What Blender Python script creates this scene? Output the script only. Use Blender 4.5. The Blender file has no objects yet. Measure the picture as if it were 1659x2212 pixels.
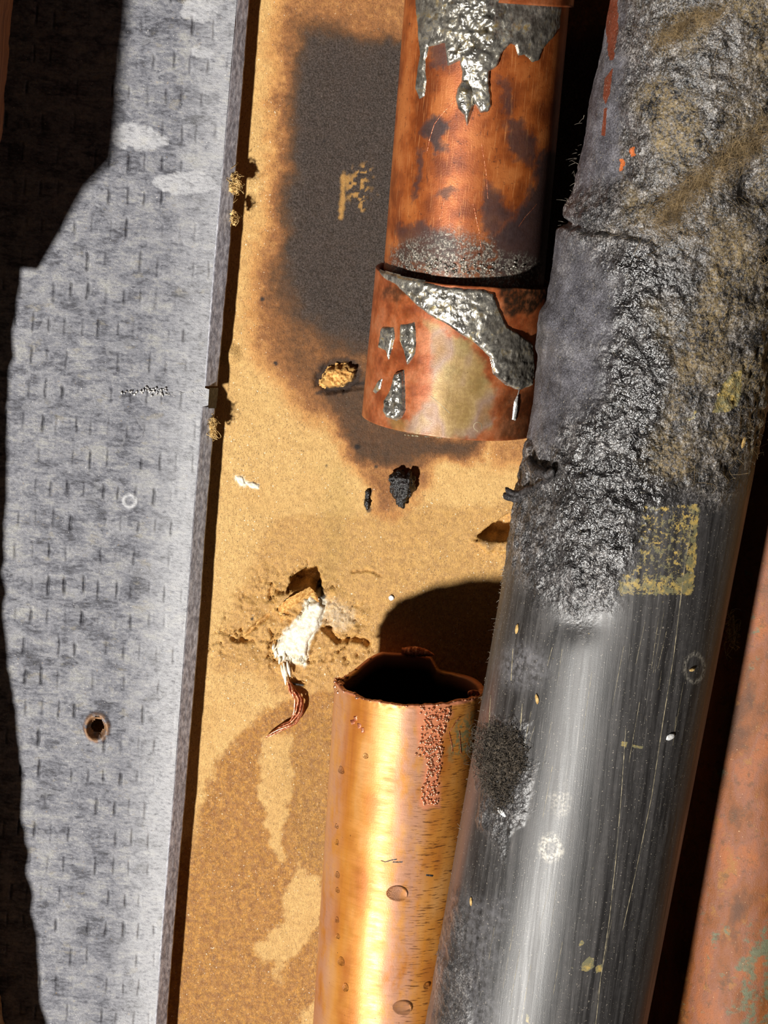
import bpy, math, random
import numpy as np

random.seed(7)
rng = np.random.default_rng(7)
scene = bpy.context.scene
COL = scene.collection
MM = 0.001

# ------------------------------------------------------------------ camera
IW, IH = 1659.0, 2212.0
VFOV, PITCH, ROLL, DIST = 22.0, 12.3, 5.3, 490.0      # degrees, degrees, degrees, mm
FPX = IH / 2 / math.tan(math.radians(VFOV / 2))
_p, _r = math.radians(PITCH), math.radians(ROLL)
FWD = np.array([0, math.cos(_p), -math.sin(_p)])
_up0 = np.array([0, math.sin(_p), math.cos(_p)])
_rt0 = np.array([1.0, 0, 0])
UP = math.cos(_r) * _up0 - math.sin(_r) * _rt0
RT = math.cos(_r) * _rt0 + math.sin(_r) * _up0
CAM = np.array([0, -15.0, 0]) - FWD * DIST            # mm; the wall face is the plane y = 0


def ray(px, py):
    """direction from the camera through a photo pixel"""
    px, py = np.asarray(px, float), np.asarray(py, float)
    return (FWD + ((px - IW / 2) / FPX)[..., None] * RT - ((py - IH / 2) / FPX)[..., None] * UP)


def at(px, py, h):
    """point (mm) seen at a pixel, at height h in front of the wall"""
    d = ray(px, py)
    t = (-h - CAM[1]) / d[..., 1]
    return CAM + t[..., None] * d


def project(P):
    q = P - CAM
    z = q @ FWD
    return IW / 2 + FPX * (q @ RT) / z, IH / 2 - FPX * (q @ UP) / z


def mm_per_px(P):
    return float((np.asarray(P) - CAM) @ FWD / FPX)


from mathutils import Matrix
cam_data = bpy.data.cameras.new('camera')
cam_data.sensor_fit = 'VERTICAL'
cam_data.sensor_height = 36
cam_data.lens = 18 / math.tan(math.radians(VFOV / 2))
cam_data.clip_start = 0.01
cam_data.clip_end = 20
cam = bpy.data.objects.new('camera', cam_data)
COL.objects.link(cam)
cam.matrix_world = Matrix([[RT[0], UP[0], -FWD[0], CAM[0] * MM],
                           [RT[1], UP[1], -FWD[1], CAM[1] * MM],
                           [RT[2], UP[2], -FWD[2], CAM[2] * MM], [0, 0, 0, 1]])
scene.camera = cam

# ------------------------------------------------------------------ light
world = bpy.data.worlds.new('world')
scene.world = world
world.use_nodes = True
world.node_tree.nodes['Background'].inputs[0].default_value = (1.0, 0.86, 0.72, 1)
world.node_tree.nodes['Background'].inputs[1].default_value = 0.018

sun_data = bpy.data.lights.new('sun', 'SUN')
sun_data.energy = 6.0
sun_data.angle = math.radians(3.4)
sun_data.color = (1.0, 0.965, 0.91)
sun = bpy.data.objects.new('sun', sun_data)
COL.objects.link(sun)
from mathutils import Vector
LDIR = Vector((0.50, 1.0, 0.56)).normalized()          # travel of the light: from low left into the wall
sun.rotation_euler = LDIR.to_track_quat('-Z', 'Y').to_euler()
sun.location = (-0.3, -0.6, -0.3)

scene.view_settings.view_transform = 'Standard'
scene.view_settings.look = 'None'
scene.view_settings.exposure = 0.0
scene.view_settings.gamma = 1.0
scene.view_settings.use_curve_mapping = False


# ------------------------------------------------------------------ numpy noise
def _hash(ix, iy, iz, seed):
    h = (ix.astype(np.int64) * 374761393 + iy.astype(np.int64) * 668265263
         + iz.astype(np.int64) * 2147483647 + seed * 1274126177) & 0xFFFFFFFF
    h = ((h ^ (h >> 13)) * 1274126177) & 0xFFFFFFFF
    h = h ^ (h >> 16)
    return (h & 0xFFFF) / 65535.0


def vnoise(x, y, z=0.0, seed=0):
    x, y = np.asarray(x, float), np.asarray(y, float)
    z = np.zeros_like(x) + z
    ix, iy, iz = np.floor(x).astype(np.int64), np.floor(y).astype(np.int64), np.floor(z).astype(np.int64)
    fx, fy, fz = x - ix, y - iy, z - iz
    fx, fy, fz = [f * f * (3 - 2 * f) for f in (fx, fy, fz)]
    out = 0
    for a in (0, 1):
        for b in (0, 1):
            for c in (0, 1):
                w = (fx if a else 1 - fx) * (fy if b else 1 - fy) * (fz if c else 1 - fz)
                out = out + w * _hash(ix + a, iy + b, iz + c, seed)
    return out


def fbm(x, y, octaves=4, seed=0, gain=0.5):
    """0..1 fractal noise; x, y already divided by the feature size"""
    s, a, t = 0, 1.0, 0
    for o in range(octaves):
        s = s + a * vnoise(x * 2 ** o + 17.3 * o, y * 2 ** o - 9.1 * o, 0.37 * o, seed + o)
        t += a
        a *= gain
    return s / t


def sstep(x, lo, hi):
    t = np.clip((x - lo) / (hi - lo), 0, 1)
    return t * t * (3 - 2 * t)


def sdf(poly, U, V):
    """signed distance to a polygon, positive inside"""
    poly = np.asarray(poly, float)
    d2 = np.full(np.shape(U), 1e18)
    inside = np.zeros(np.shape(U), bool)
    n = len(poly)
    for i in range(n):
        ax, ay = poly[i]
        bx, by = poly[(i + 1) % n]
        ex, ey = bx - ax, by - ay
        wx, wy = U - ax, V - ay
        t = np.clip((wx * ex + wy * ey) / (ex * ex + ey * ey + 1e-12), 0, 1)
        d2 = np.minimum(d2, (wx - ex * t) ** 2 + (wy - ey * t) ** 2)
        c = (ay > V) != (by > V)
        with np.errstate(divide='ignore', invalid='ignore'):
            xi = (bx - ax) * (V - ay) / (by - ay if by != ay else 1e-12) + ax
        inside ^= c & (U < xi)
    d = np.sqrt(d2)
    return np.where(inside, d, -d)


def line_dist(pts, U, V):
    pts = np.asarray(pts, float)
    d2 = np.full(np.shape(U), 1e18)
    for (ax, ay), (bx, by) in zip(pts[:-1], pts[1:]):
        ex, ey = bx - ax, by - ay
        t = np.clip(((U - ax) * ex + (V - ay) * ey) / (ex * ex + ey * ey + 1e-12), 0, 1)
        d2 = np.minimum(d2, (U - ax - ex * t) ** 2 + (V - ay - ey * t) ** 2)
    return np.sqrt(d2)


# ------------------------------------------------------------------ surfaces with (u, v) in mm
class Plane:
    def __init__(self, h):
        self.h = h

    def point(self, u, v, d=0.0):
        u, v = np.asarray(u, float), np.asarray(v, float)
        return np.stack([u, -(self.h + d) + 0 * u, v + 0 * u], -1)

    def uv(self, px, py):
        P = at(px, py, self.h)
        return P[..., 0], P[..., 2]


class Cyl:
    """cylinder from two photo pixels of its axis (top, bottom), the axis' height over the wall, and its width in pixels"""

    def __init__(self, top, bot, h_top, h_bot, r):
        A, B = at(top[0], top[1], h_top), at(bot[0], bot[1], h_bot)
        self.A = B
        self.a = (A - B) / np.linalg.norm(A - B)
        e2 = np.array([0, -1.0, 0])
        e2 = e2 - self.a * (e2 @ self.a)
        self.e2 = e2 / np.linalg.norm(e2)
        self.e1 = np.cross(self.a, self.e2)
        self.r = r

    def point(self, u, v, d=0.0):
        u, v = np.asarray(u, float), np.asarray(v, float)
        t = u / self.r
        R = self.r + d
        return (self.A + v[..., None] * self.a + (R * np.sin(t))[..., None] * self.e1
                + (R * np.cos(t))[..., None] * self.e2)

    def uv(self, px, py):
        d = ray(px, py)
        o = CAM - self.A
        da, oa = d @ self.a, o @ self.a
        dp = d - da[..., None] * self.a
        op = o - oa * self.a
        qa = (dp * dp).sum(-1)
        qb = 2 * (dp @ op)
        qc = op @ op - self.r ** 2
        disc = np.maximum(qb * qb - 4 * qa * qc, 0)
        t = (-qb - np.sqrt(disc)) / (2 * qa)
        q = op + t[..., None] * dp
        return np.arctan2(q @ self.e1, q @ self.e2) * self.r, oa + t * da


def uvpoly(S, pts):
    pts = np.asarray(pts, float)
    u, v = S.uv(pts[:, 0], pts[:, 1])
    return np.stack([u, v], -1)


# ------------------------------------------------------------------ mesh and object helpers
def raw_mesh(name, verts, faces, attrs=None, smooth=True):
    """verts (n,3) metres, faces: (m,4) or (m,3) array, or a list of lists"""
    me = bpy.data.meshes.new(name)
    if isinstance(faces, np.ndarray):
        m, k = faces.shape
        me.vertices.add(len(verts))
        me.vertices.foreach_set('co', np.ascontiguousarray(verts, dtype=np.float32).ravel())
        me.loops.add(m * k)
        me.loops.foreach_set('vertex_index', np.ascontiguousarray(faces, dtype=np.int32).ravel())
        me.polygons.add(m)
        me.polygons.foreach_set('loop_start', np.arange(0, m * k, k, dtype=np.int32))
        try:
            me.polygons.foreach_set('loop_total', np.full(m, k, dtype=np.int32))
        except Exception:
            pass
        me.update(calc_edges=True)
    else:
        me.from_pydata([tuple(v) for v in verts], [], faces)
        me.update()
    for k, a in (attrs or {}).items():
        at_ = me.attributes.new(k, 'FLOAT', 'POINT')
        at_.data.foreach_set('value', np.ascontiguousarray(a, dtype=np.float32).ravel())
    if smooth:
        me.polygons.foreach_set('use_smooth', np.ones(len(me.polygons), dtype=bool))
    return me


def link(name, me, mat, parent=None, base=None):
    o = bpy.data.objects.new(name, me)
    COL.objects.link(o)
    if mat is not None:
        me.materials.append(mat)
    if parent is not None:
        o.parent = parent
    elif base is not None:
        o.location = tuple(np.asarray(base) * MM)
    return o


def part(name, P, faces, mat, parent=None, attrs=None, smooth=True, base=None):
    """P in world mm. With a parent, coordinates are taken relative to the parent's base."""
    if parent is not None:
        b = np.array(BASE[root_of(parent)])
    else:
        b = np.asarray(base if base is not None else np.asarray(P).reshape(-1, 3).mean(0))
    P = np.asarray(P, float).reshape(-1, 3)
    me = raw_mesh(name, (P - b) * MM, faces, attrs, smooth)
    o = link(name, me, mat, parent, b)
    if parent is None:
        BASE[o.name] = tuple(b)
    return o


BASE = {}


def root_of(o):
    while o.parent is not None:
        o = o.parent
    return o.name


def thing(name, base, label, cat, group=None):
    o = bpy.data.objects.new(name, None)
    COL.objects.link(o)
    o.empty_display_size = 0.005
    o.location = tuple(np.asarray(base) * MM)
    BASE[o.name] = tuple(base)
    return tag(o, label, cat, group)


def tag(o, label=None, cat=None, group=None, kind=None):
    if label:
        o['label'] = label
    if cat:
        o['category'] = cat
    if group:
        o['group'] = group
    if kind:
        o['kind'] = kind
    return o


def grid_faces(nu, nv, wrap=False):
    i = np.arange(nu if wrap else nu - 1)
    j = np.arange(nv - 1)
    I, J = np.meshgrid(i, j, indexing='ij')
    I2 = (I + 1) % nu
    a, b, c, d = I * nv + J, I2 * nv + J, I2 * nv + J + 1, I * nv + J + 1
    return np.stack([a, b, c, d], -1).reshape(-1, 4)


def cull(P, F, keepv, attrs=None):
    """keep faces with any kept vertex, drop loose vertices"""
    k = keepv[F].any(1)
    F = F[k]
    used = np.unique(F)
    idx = np.full(len(P), -1)
    idx[used] = np.arange(len(used))
    return P[used], idx[F], {n: a[used] for n, a in (attrs or {}).items()}


def patch(name, S, polys_px, mat, parent, thick=0.5, soft=0.5, step=0.2, rough=0.3, rscale=0.8, warp=0.3, wscale=1.5,
          seed=0, attr_fn=None, thick_fn=None, eps=0.05):
    """a lump of material lying on surface S, its outline given by photo polygons; real relief that dips under S at its rim"""
    uvs = [uvpoly(S, p) for p in polys_px]
    allp = np.concatenate(uvs)
    lo, hi = allp.min(0) - 1.0, allp.max(0) + 1.0
    u = np.arange(lo[0], hi[0] + step, step)
    v = np.arange(lo[1], hi[1] + step, step)
    U, V = np.meshgrid(u, v, indexing='ij')
    Uw = U + warp * (fbm(U / wscale, V / wscale, 3, seed + 50) - .5) * 2
    Vw = V + warp * (fbm(U / wscale, V / wscale, 3, seed + 60) - .5) * 2
    d = np.max([sdf(p, Uw, Vw) for p in uvs], axis=0)
    t = np.clip(d / soft, -1, 1)
    prof = np.where(t > 0, np.sqrt(np.clip(1 - (1 - t) ** 2, 0, 1)), t)
    n = fbm(U / rscale, V / rscale, 4, seed, .6)
    th = thick * (1 - rough + 2 * rough * n)
    if thick_fn is not None:
        th = th * thick_fn(U, V)
    D = np.where(prof > 0, prof * th + eps * 0.2, prof * eps * 6)
    P = S.point(U, V, D).reshape(-1, 3)
    F = grid_faces(len(u), len(v))
    attrs = attr_fn(U, V, d, n) if attr_fn else {}
    attrs = {k: a.reshape(-1) for k, a in attrs.items()}
    P, F, attrs = cull(P, F, (d > -0.15).reshape(-1), attrs)
    return part(name, P, F, mat, parent, attrs)


def ribbon(name, S, pts, width, mat, parent, d=0.04, n=60, jitter=0.0, seed=0):
    """thin raised stroke along photo points, lying on surface S; width in mm (list allowed)"""
    q = uvpoly(S, pts)
    s = np.r_[0, np.cumsum(np.linalg.norm(np.diff(q, axis=0), axis=1))]
    t = np.linspace(0, s[-1], n)
    c = np.stack([np.interp(t, s, q[:, 0]), np.interp(t, s, q[:, 1])], -1)
    g = np.gradient(c, axis=0)
    g /= np.linalg.norm(g, axis=1)[:, None] + 1e-9
    nn = np.stack([-g[:, 1], g[:, 0]], -1)
    w = np.interp(np.linspace(0, 1, n), np.linspace(0, 1, np.size(width)), np.atleast_1d(width))
    w = w * (1 + jitter * (rng.random(n) - .5) * 2)
    w[0] *= .2
    w[-1] *= .2
    L, R = c + nn * w[:, None] / 2, c - nn * w[:, None] / 2
    P = np.stack([S.point(L[:, 0], L[:, 1], -0.03), S.point(c[:, 0], c[:, 1], d), S.point(R[:, 0], R[:, 1], -0.03)], 0)
    return part(name, P.reshape(-1, 3), grid_faces(3, n), mat, parent)


def tube_arrays(paths, radii, sides=5):
    """joined tubes; paths list of (k,3) mm arrays, radii list of scalars or (k,) arrays"""
    VV, FF, off = [], [], 0
    for p, r in zip(paths, radii):
        p = np.asarray(p, float)
        k = len(p)
        r = np.zeros(k) + r
        g = np.gradient(p, axis=0)
        g /= np.linalg.norm(g, axis=1)[:, None] + 1e-9
        ref = np.array([0.3, -0.8, 0.52])
        n1 = np.cross(g, ref)
        n1 /= np.linalg.norm(n1, axis=1)[:, None] + 1e-9
        n2 = np.cross(g, n1)
        ang = np.linspace(0, 2 * math.pi, sides, endpoint=False)
        V = (p[None] + r[None, :, None] * (np.cos(ang)[:, None, None] * n1[None] + np.sin(ang)[:, None, None] * n2[None]))
        VV.append(V.reshape(-1, 3))
        FF.append(grid_faces(sides, k, wrap=True) + off)
        off += sides * k
    return np.concatenate(VV), np.concatenate(FF)


_ico = {}


def ico(sub):
    import bmesh
    if sub not in _ico:
        bm = bmesh.new()
        bmesh.ops.create_icosphere(bm, subdivisions=sub, radius=1.0)
        bm.verts.ensure_lookup_table()
        _ico[sub] = (np.array([v.co[:] for v in bm.verts]), np.array([[v.index for v in f.verts] for f in bm.faces]))
        bm.free()
    return _ico[sub]


def lumps(items, sub=1, seed=0, rough=0.0):
    """joined displaced ellipsoids: items = (centre, (rx, ry, rz), 3x3 axes or None)"""
    V0, F0 = ico(sub)
    VV, FF = [], []
    for i, (c, r, ax) in enumerate(items):
        v = V0.copy()
        if rough:
            f = 1 + rough * 2 * (vnoise(v[:, 0] * 2 + 7 * i, v[:, 1] * 2 + 3 * i, v[:, 2] * 2, seed) - .5) \
                + rough * (vnoise(v[:, 0] * 5 + 7 * i, v[:, 1] * 5, v[:, 2] * 5, seed + 3) - .5)
            v = v * f[:, None]
        v = v * np.asarray(r)
        if ax is not None:
            v = v @ np.asarray(ax)
        VV.append(v + c)
        FF.append(F0 + i * len(V0))
    return np.concatenate(VV), np.concatenate(FF)


# ------------------------------------------------------------------ node materials
class Mat:
    def __init__(self, name):
        self.m = bpy.data.materials.new(name)
        self.m.use_nodes = True
        self.t = self.m.node_tree
        self.b = self.t.nodes['Principled BSDF']
        tc = self.t.nodes.new('ShaderNodeTexCoord')
        s = self.t.nodes.new('ShaderNodeVectorMath')
        s.operation = 'SCALE'
        self.t.links.new(tc.outputs['Object'], s.inputs[0])
        s.inputs['Scale'].default_value = 1000.0
        self.co = s.outputs[0]                       # object coordinates in mm

    def _set(self, sock, v):
        if isinstance(v, bpy.types.NodeSocket):
            self.t.links.new(v, sock)
        elif isinstance(v, (tuple, list)) and len(v) == 3 and sock.type == 'RGBA':
            sock.default_value = (*v, 1)
        else:
            sock.default_value = v

    def vec(self, sx, sy, sz, rot=(0, 0, 0)):
        n = self.t.nodes.new('ShaderNodeMapping')
        n.inputs['Scale'].default_value = (sx, sy, sz)
        n.inputs['Rotation'].default_value = rot
        self.t.links.new(self.co, n.inputs['Vector'])
        return n.outputs[0]

    def noise(self, size=1.0, detail=3, rough=.55, vec=None, dist=0.0):
        n = self.t.nodes.new('ShaderNodeTexNoise')
        self.t.links.new(vec or self.co, n.inputs['Vector'])
        n.inputs['Scale'].default_value = 1.0 / size
        n.inputs['Detail'].default_value = detail
        n.inputs['Roughness'].default_value = rough
        n.inputs['Distortion'].default_value = dist
        return n.outputs[0]

    def voro(self, size=1.0, vec=None, feature='F1', out='Distance'):
        n = self.t.nodes.new('ShaderNodeTexVoronoi')
        n.feature = feature
        self.t.links.new(vec or self.co, n.inputs['Vector'])
        n.inputs['Scale'].default_value = 1.0 / size
        return n.outputs[out]

    def attr(self, name):
        n = self.t.nodes.new('ShaderNodeAttribute')
        n.attribute_name = name
        return n.outputs['Fac']

    def thr(self, x, lo, hi, a=0.0, b=1.0):
        n = self.t.nodes.new('ShaderNodeMapRange')
        n.interpolation_type = 'SMOOTHSTEP'
        self._set(n.inputs['Value'], x)
        n.inputs['From Min'].default_value = lo
        n.inputs['From Max'].default_value = hi
        n.inputs['To Min'].default_value = a
        n.inputs['To Max'].default_value = b
        return n.outputs[0]

    def math(self, op, a, b=0.0, clamp=False):
        n = self.t.nodes.new('ShaderNodeMath')
        n.operation = op
        n.use_clamp = clamp
        self._set(n.inputs[0], a)
        self._set(n.inputs[1], b)
        return n.outputs[0]

    def mul(self, a, b):
        return self.math('MULTIPLY', a, b)

    def add(self, a, b, clamp=False):
        return self.math('ADD', a, b, clamp)

    def mix(self, f, a, b, mode='MIX'):
        n = self.t.nodes.new('ShaderNodeMix')
        n.data_type = 'RGBA'
        n.blend_type = mode
        self._set(n.inputs[0], f)
        self._set(n.inputs[6], a)
        self._set(n.inputs[7], b)
        return n.outputs[2]

    def lerp(self, f, a, b):
        n = self.t.nodes.new('ShaderNodeMix')
        n.data_type = 'FLOAT'
        self._set(n.inputs[0], f)
        self._set(n.inputs[2], a)
        self._set(n.inputs[3], b)
        return n.outputs[0]

    def ramp(self, f, stops):
        n = self.t.nodes.new('ShaderNodeValToRGB')
        r = n.color_ramp
        while len(r.elements) < len(stops):
            r.elements.new(0.5)
        for e, (p, c) in zip(r.elements, stops):
            e.position = p
            e.color = (*c, 1)
        self._set(n.inputs[0], f)
        return n.outputs[0]

    def bump(self, height, dist, strength=1.0, prev=None):
        n = self.t.nodes.new('ShaderNodeBump')
        n.inputs['Strength'].default_value = strength
        n.inputs['Distance'].default_value = dist * MM
        self._set(n.inputs['Height'], height)
        if prev is not None:
            self.t.links.new(prev, n.inputs['Normal'])
        return n.outputs[0]

    def out(self, color=None, rough=None, metal=None, normal=None, spec=None, coat=None, coat_rough=None, **kw):
        for k, v in (('Base Color', color), ('Roughness', rough), ('Metallic', metal), ('Normal', normal),
                     ('Specular IOR Level', spec), ('Coat Weight', coat), ('Coat Roughness', coat_rough)):
            if v is not None:
                self._set(self.b.inputs[k], v)
        for k, v in kw.items():
            self._set(self.b.inputs[k.replace('_', ' ')], v)
        return self.m


def srgb(r, g, b):
    f = lambda c: ((c / 255 + .055) / 1.055) ** 2.4 if c > 10 else c / 255 / 12.92
    return (f(r), f(g), f(b))


def mat_board():
    M = Mat('tan_board')
    wet, sc, gy, br = M.attr('wet'), M.attr('scorch_shade'), M.attr('gypsum'), M.attr('bare')
    fib = M.noise(.45, 5, .75, M.vec(1.6, 1.0, .6))
    fine = M.noise(.20, 3, .7)
    mott = M.noise(1.3, 5, .7)
    big = M.noise(9, 3, .5)
    dry = M.mix(big, srgb(216, 168, 98), srgb(234, 194, 124))
    wetc = M.mix(M.thr(mott, .32, .68), srgb(162, 102, 20), srgb(210, 150, 52))
    c = M.mix(wet, dry, wetc)
    c = M.mix(M.mul(M.attr('olive'), .3), c, srgb(160, 138, 66))
    c = M.mix(M.thr(fib, .28, .60, .45, 0), c, srgb(118, 80, 30))
    c = M.mix(M.thr(mott, .35, .6, .22, 0), c, srgb(130, 84, 34))
    c = M.mix(M.mul(wet, M.thr(M.noise(.55, 5, .8), .40, .60, .5, 0)), c, srgb(108, 64, 8))
    c = M.mix(M.thr(fine, .58, .70, 0, .45), c, srgb(250, 218, 160))
    # heat tint: cream, orange brown, purplish grey, charcoal
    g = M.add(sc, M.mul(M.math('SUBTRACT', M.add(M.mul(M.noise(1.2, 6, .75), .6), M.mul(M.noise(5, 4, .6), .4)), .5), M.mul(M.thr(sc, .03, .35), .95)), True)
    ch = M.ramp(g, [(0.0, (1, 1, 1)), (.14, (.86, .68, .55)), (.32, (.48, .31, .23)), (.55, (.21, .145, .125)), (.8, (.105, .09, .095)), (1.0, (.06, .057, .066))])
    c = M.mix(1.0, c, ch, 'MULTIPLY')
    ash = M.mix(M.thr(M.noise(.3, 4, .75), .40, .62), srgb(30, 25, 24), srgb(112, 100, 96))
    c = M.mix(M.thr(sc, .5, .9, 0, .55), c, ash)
    # dark fibre flecks, sparkle painted as pale dots
    fl = M.thr(M.noise(.42, 2, .5, M.vec(3.0, 1, 1.0, (0, .6, 0))), .63, .67)
    fl2 = M.thr(M.noise(.42, 2, .5, M.vec(1.0, 1, 3.2, (0, -.3, 0))), .635, .675)
    fl3 = M.thr(M.noise(.36, 2, .6), .665, .70)
    c = M.mix(M.mul(M.math('MAXIMUM', M.math('MAXIMUM', fl, fl2), fl3), .62), c, srgb(58, 36, 16))
    c = M.mix(br, c, M.mix(fib, srgb(180, 118, 44), srgb(238, 190, 110)))
    c = M.mix(gy, c, M.mix(M.thr(M.noise(.5, 3, .6), .3, .65), srgb(214, 196, 160), srgb(250, 244, 226)))
    c = M.mix(M.mul(M.attr('dark_marks'), .93), c, srgb(22, 15, 12))
    gl = M.thr(M.noise(.42, 1, .5), .73, .75)
    gl = M.mul(gl, M.thr(sc, .1, .5, 1, .12))
    c = M.mix(M.mul(gl, .85), c, srgb(255, 240, 214))
    nb = M.bump(fib, .16, .9)
    nb = M.bump(fine, .09, .9, nb)
    nb = M.bump(M.mul(M.noise(.35, 5, .75), sc), .40, .9, nb)
    return M.out(c, M.lerp(gl, M.lerp(wet, .60, .36), .15), 0.0, nb, spec=.5)


def mat_zinc():
    M = Mat('galvanized_steel')
    st = M.noise(2.4, 6, .7, M.vec(.5, 1, 2.0))
    st2 = M.noise(.9, 5, .7, M.vec(.75, 1, 1.7))
    ver = M.noise(1.6, 4, .6, M.vec(2.2, 1, .5))
    blot = M.noise(11, 4, .6)
    sm = M.noise(4.0, 4, .6, M.vec(.8, 1, 1.3), .5)
    f = M.add(M.add(M.mul(st, .30), M.mul(st2, .30)), M.add(M.mul(sm, .34), M.mul(blot, .22)))
    c = M.ramp(M.thr(f, .44, .70), [(0, srgb(36, 36, 42)), (.22, srgb(74, 74, 82)), (.45, srgb(108, 109, 117)), (.7, srgb(130, 130, 136)), (1, srgb(156, 155, 152))])
    flat = M.thr(M.noise(5, 3, .5, M.vec(1, 1, 1.5), .8), .57, .59)
    c = M.mix(M.mul(flat, .40), c, srgb(152, 152, 156))
    c = M.mix(M.thr(M.noise(3.2, 4, .65, M.vec(.7, 1, 1.2)), .60, .68, 0, .4), c, srgb(150, 142, 122))
    c = M.mix(M.mul(M.attr('dent'), M.thr(M.noise(.8, 3, .6), .3, .6, .45, .95)), c, srgb(38, 38, 45))
    sp = M.thr(M.noise(.34, 3, .6), .655, .70)
    c = M.mix(M.mul(sp, .75), c, srgb(26, 26, 30))
    c = M.mix(M.thr(M.noise(.5, 5, .8), .38, .6, .35, 0), c, srgb(56, 56, 62))
    ru = M.thr(M.noise(1.1, 4, .6), .66, .72)
    c = M.mix(M.mul(ru, .30), c, srgb(168, 142, 96))
    c = M.mix(M.attr('rust'), c, M.mix(st2, srgb(110, 70, 40), srgb(180, 140, 100)))
    c = M.mix(M.mul(M.attr('chalk_sheen'), M.thr(st2, .25, .55, .3, 1)), c, srgb(204, 204, 206))
    gl = M.thr(M.noise(.3, 2, .6), .715, .74)
    c = M.mix(M.mul(gl, .7), c, srgb(240, 236, 230))
    nb = M.bump(st2, .14, .8)
    nb = M.bump(M.noise(.2, 4, .7), .07, .9, nb)
    return M.out(c, M.lerp(st, .40, .62), .15, nb, spec=.5)


def mat_lip():
    M = Mat('steel_cut_edge')
    n = M.noise(.8, 4, .7, M.vec(1.5, 1, .6))
    c = M.ramp(M.thr(n, .3, .7), [(0, srgb(120, 120, 128)), (.5, srgb(166, 166, 174)), (1, srgb(206, 206, 212))])
    return M.out(c, .55, .1, M.bump(M.noise(.25, 3, .7), .05, .8))


def mat_copper_upper():
    M = Mat('scorched_copper')
    so, da = M.attr('tin'), M.attr('dark')
    str_ = M.noise(.5, 4, .6, M.vec(2.2, 2.2, .12))
    hor = M.noise(.5, 3, .6, M.vec(.35, .35, 3.0))
    big = M.noise(6, 3, .55)
    c = M.ramp(M.thr(big, .3, .7), [(0, srgb(116, 54, 20)), (.5, srgb(158, 82, 34)), (1, srgb(184, 108, 54))])
    c = M.mix(M.thr(str_, .54, .72, 0, .45), c, srgb(226, 156, 96))
    c = M.mix(M.thr(hor, .56, .72, 0, .3), c, srgb(110, 52, 22))
    bl = M.math('MULTIPLY', da, M.thr(M.add(M.noise(1.1, 6, .72), M.mul(da, .35)), .50, .66))
    spk = M.math('MAXIMUM', M.thr(M.noise(.7, 5, .7, None, .4), .60, .67), M.thr(M.noise(.9, 4, .6, M.vec(1.6, 1.6, .35)), .64, .70))
    c = M.mix(M.mul(bl, .92), c, M.mix(M.noise(.8, 3), srgb(30, 22, 22), srgb(66, 56, 58)))
    c = M.mix(M.mul(spk, .6), c, srgb(58, 34, 26))
    t = M.mul(so, M.thr(M.noise(.9, 4, .7), .42, .56))
    c = M.mix(M.mul(so, .6), c, srgb(54, 46, 42))
    c = M.mix(M.mul(t, .9), c, M.mix(M.thr(M.noise(.35, 3, .7), .45, .62), srgb(70, 64, 58), srgb(178, 170, 156)))
    nb = M.bump(str_, .03, .6)
    nb = M.bump(M.noise(.3, 3, .6), .06, M.mul(1.0, .5) if False else .5, nb)
    return M.out(c, M.lerp(bl, .42, .55), .30, nb, spec=.5)


def mat_coupling():
    M = Mat('heat_tinted_copper')
    ti, da = M.attr('tint'), M.attr('dark')
    str_ = M.noise(.6, 4, .6, M.vec(1.8, 1.8, .14))
    big = M.noise(4, 4, .6)
    c = M.ramp(M.thr(big, .3, .7), [(0, srgb(128, 58, 26)), (.5, srgb(172, 92, 50)), (1, srgb(190, 118, 78))])
    c = M.mix(M.thr(str_, .5, .75, 0, .3), c, srgb(170, 80, 36))
    tn = M.ramp(M.thr(M.noise(6, 2, .4, M.vec(1, 1, .6)), .3, .7), [(0, srgb(150, 138, 84)), (.35, srgb(172, 158, 106)), (.65, srgb(158, 146, 130)), (1, srgb(140, 116, 62))])
    c = M.mix(M.thr(M.add(ti, M.mul(M.math('SUBTRACT', M.noise(3, 5, .6), .5), .5)), .15, .95, 0, .72), c, tn)
    c = M.mix(M.thr(M.noise(.7, 4, .7), .4, .65, .3, 0), c, srgb(96, 62, 34))
    c = M.mix(M.mul(da, M.thr(M.noise(.9, 4, .6), .25, .6, .55, 1)), c, srgb(46, 30, 18))
    spk = M.thr(M.noise(.5, 3, .6), .68, .73)
    c = M.mix(M.mul(spk, .5), c, srgb(70, 36, 22))
    nb = M.bump(str_, .03, .5)
    nb = M.bump(M.noise(.25, 3, .6), .03, .6, nb)
    return M.out(c, M.thr(M.noise(1.5,4,.6), .3, .7, .32, .5), .22, nb, spec=.4)


def mat_solder():
    M = Mat('solder')
    n = M.noise(1.6, 5, .65, None, .4)
    dk = M.attr('dark')
    c = M.ramp(M.thr(n, .3, .7), [(0, srgb(96, 92, 84)), (.4, srgb(158, 154, 146)), (.8, srgb(206, 200, 184)), (1, srgb(204, 178, 120))])
    c = M.mix(M.thr(M.noise(2.5, 3, .6), .58, .68, 0, .5), c, srgb(160, 136, 82))
    c = M.mix(M.mul(dk, .9), c, M.mix(n, srgb(78, 71, 58), srgb(122, 117, 110)))
    c = M.mix(M.thr(M.noise(.3, 3, .6), .66, .72, 0, .8), c, srgb(40, 34, 26))
    nb = M.bump(M.noise(1.3, 4, .55, M.vec(1.6, 1.6, .8)), .26, .7)
    nb = M.bump(M.noise(.3, 3, .6), .05, .6, nb)
    return M.out(c, M.lerp(dk, M.thr(n, .3, .7, .20, .34), .5), .75, nb, spec=.6)


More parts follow.
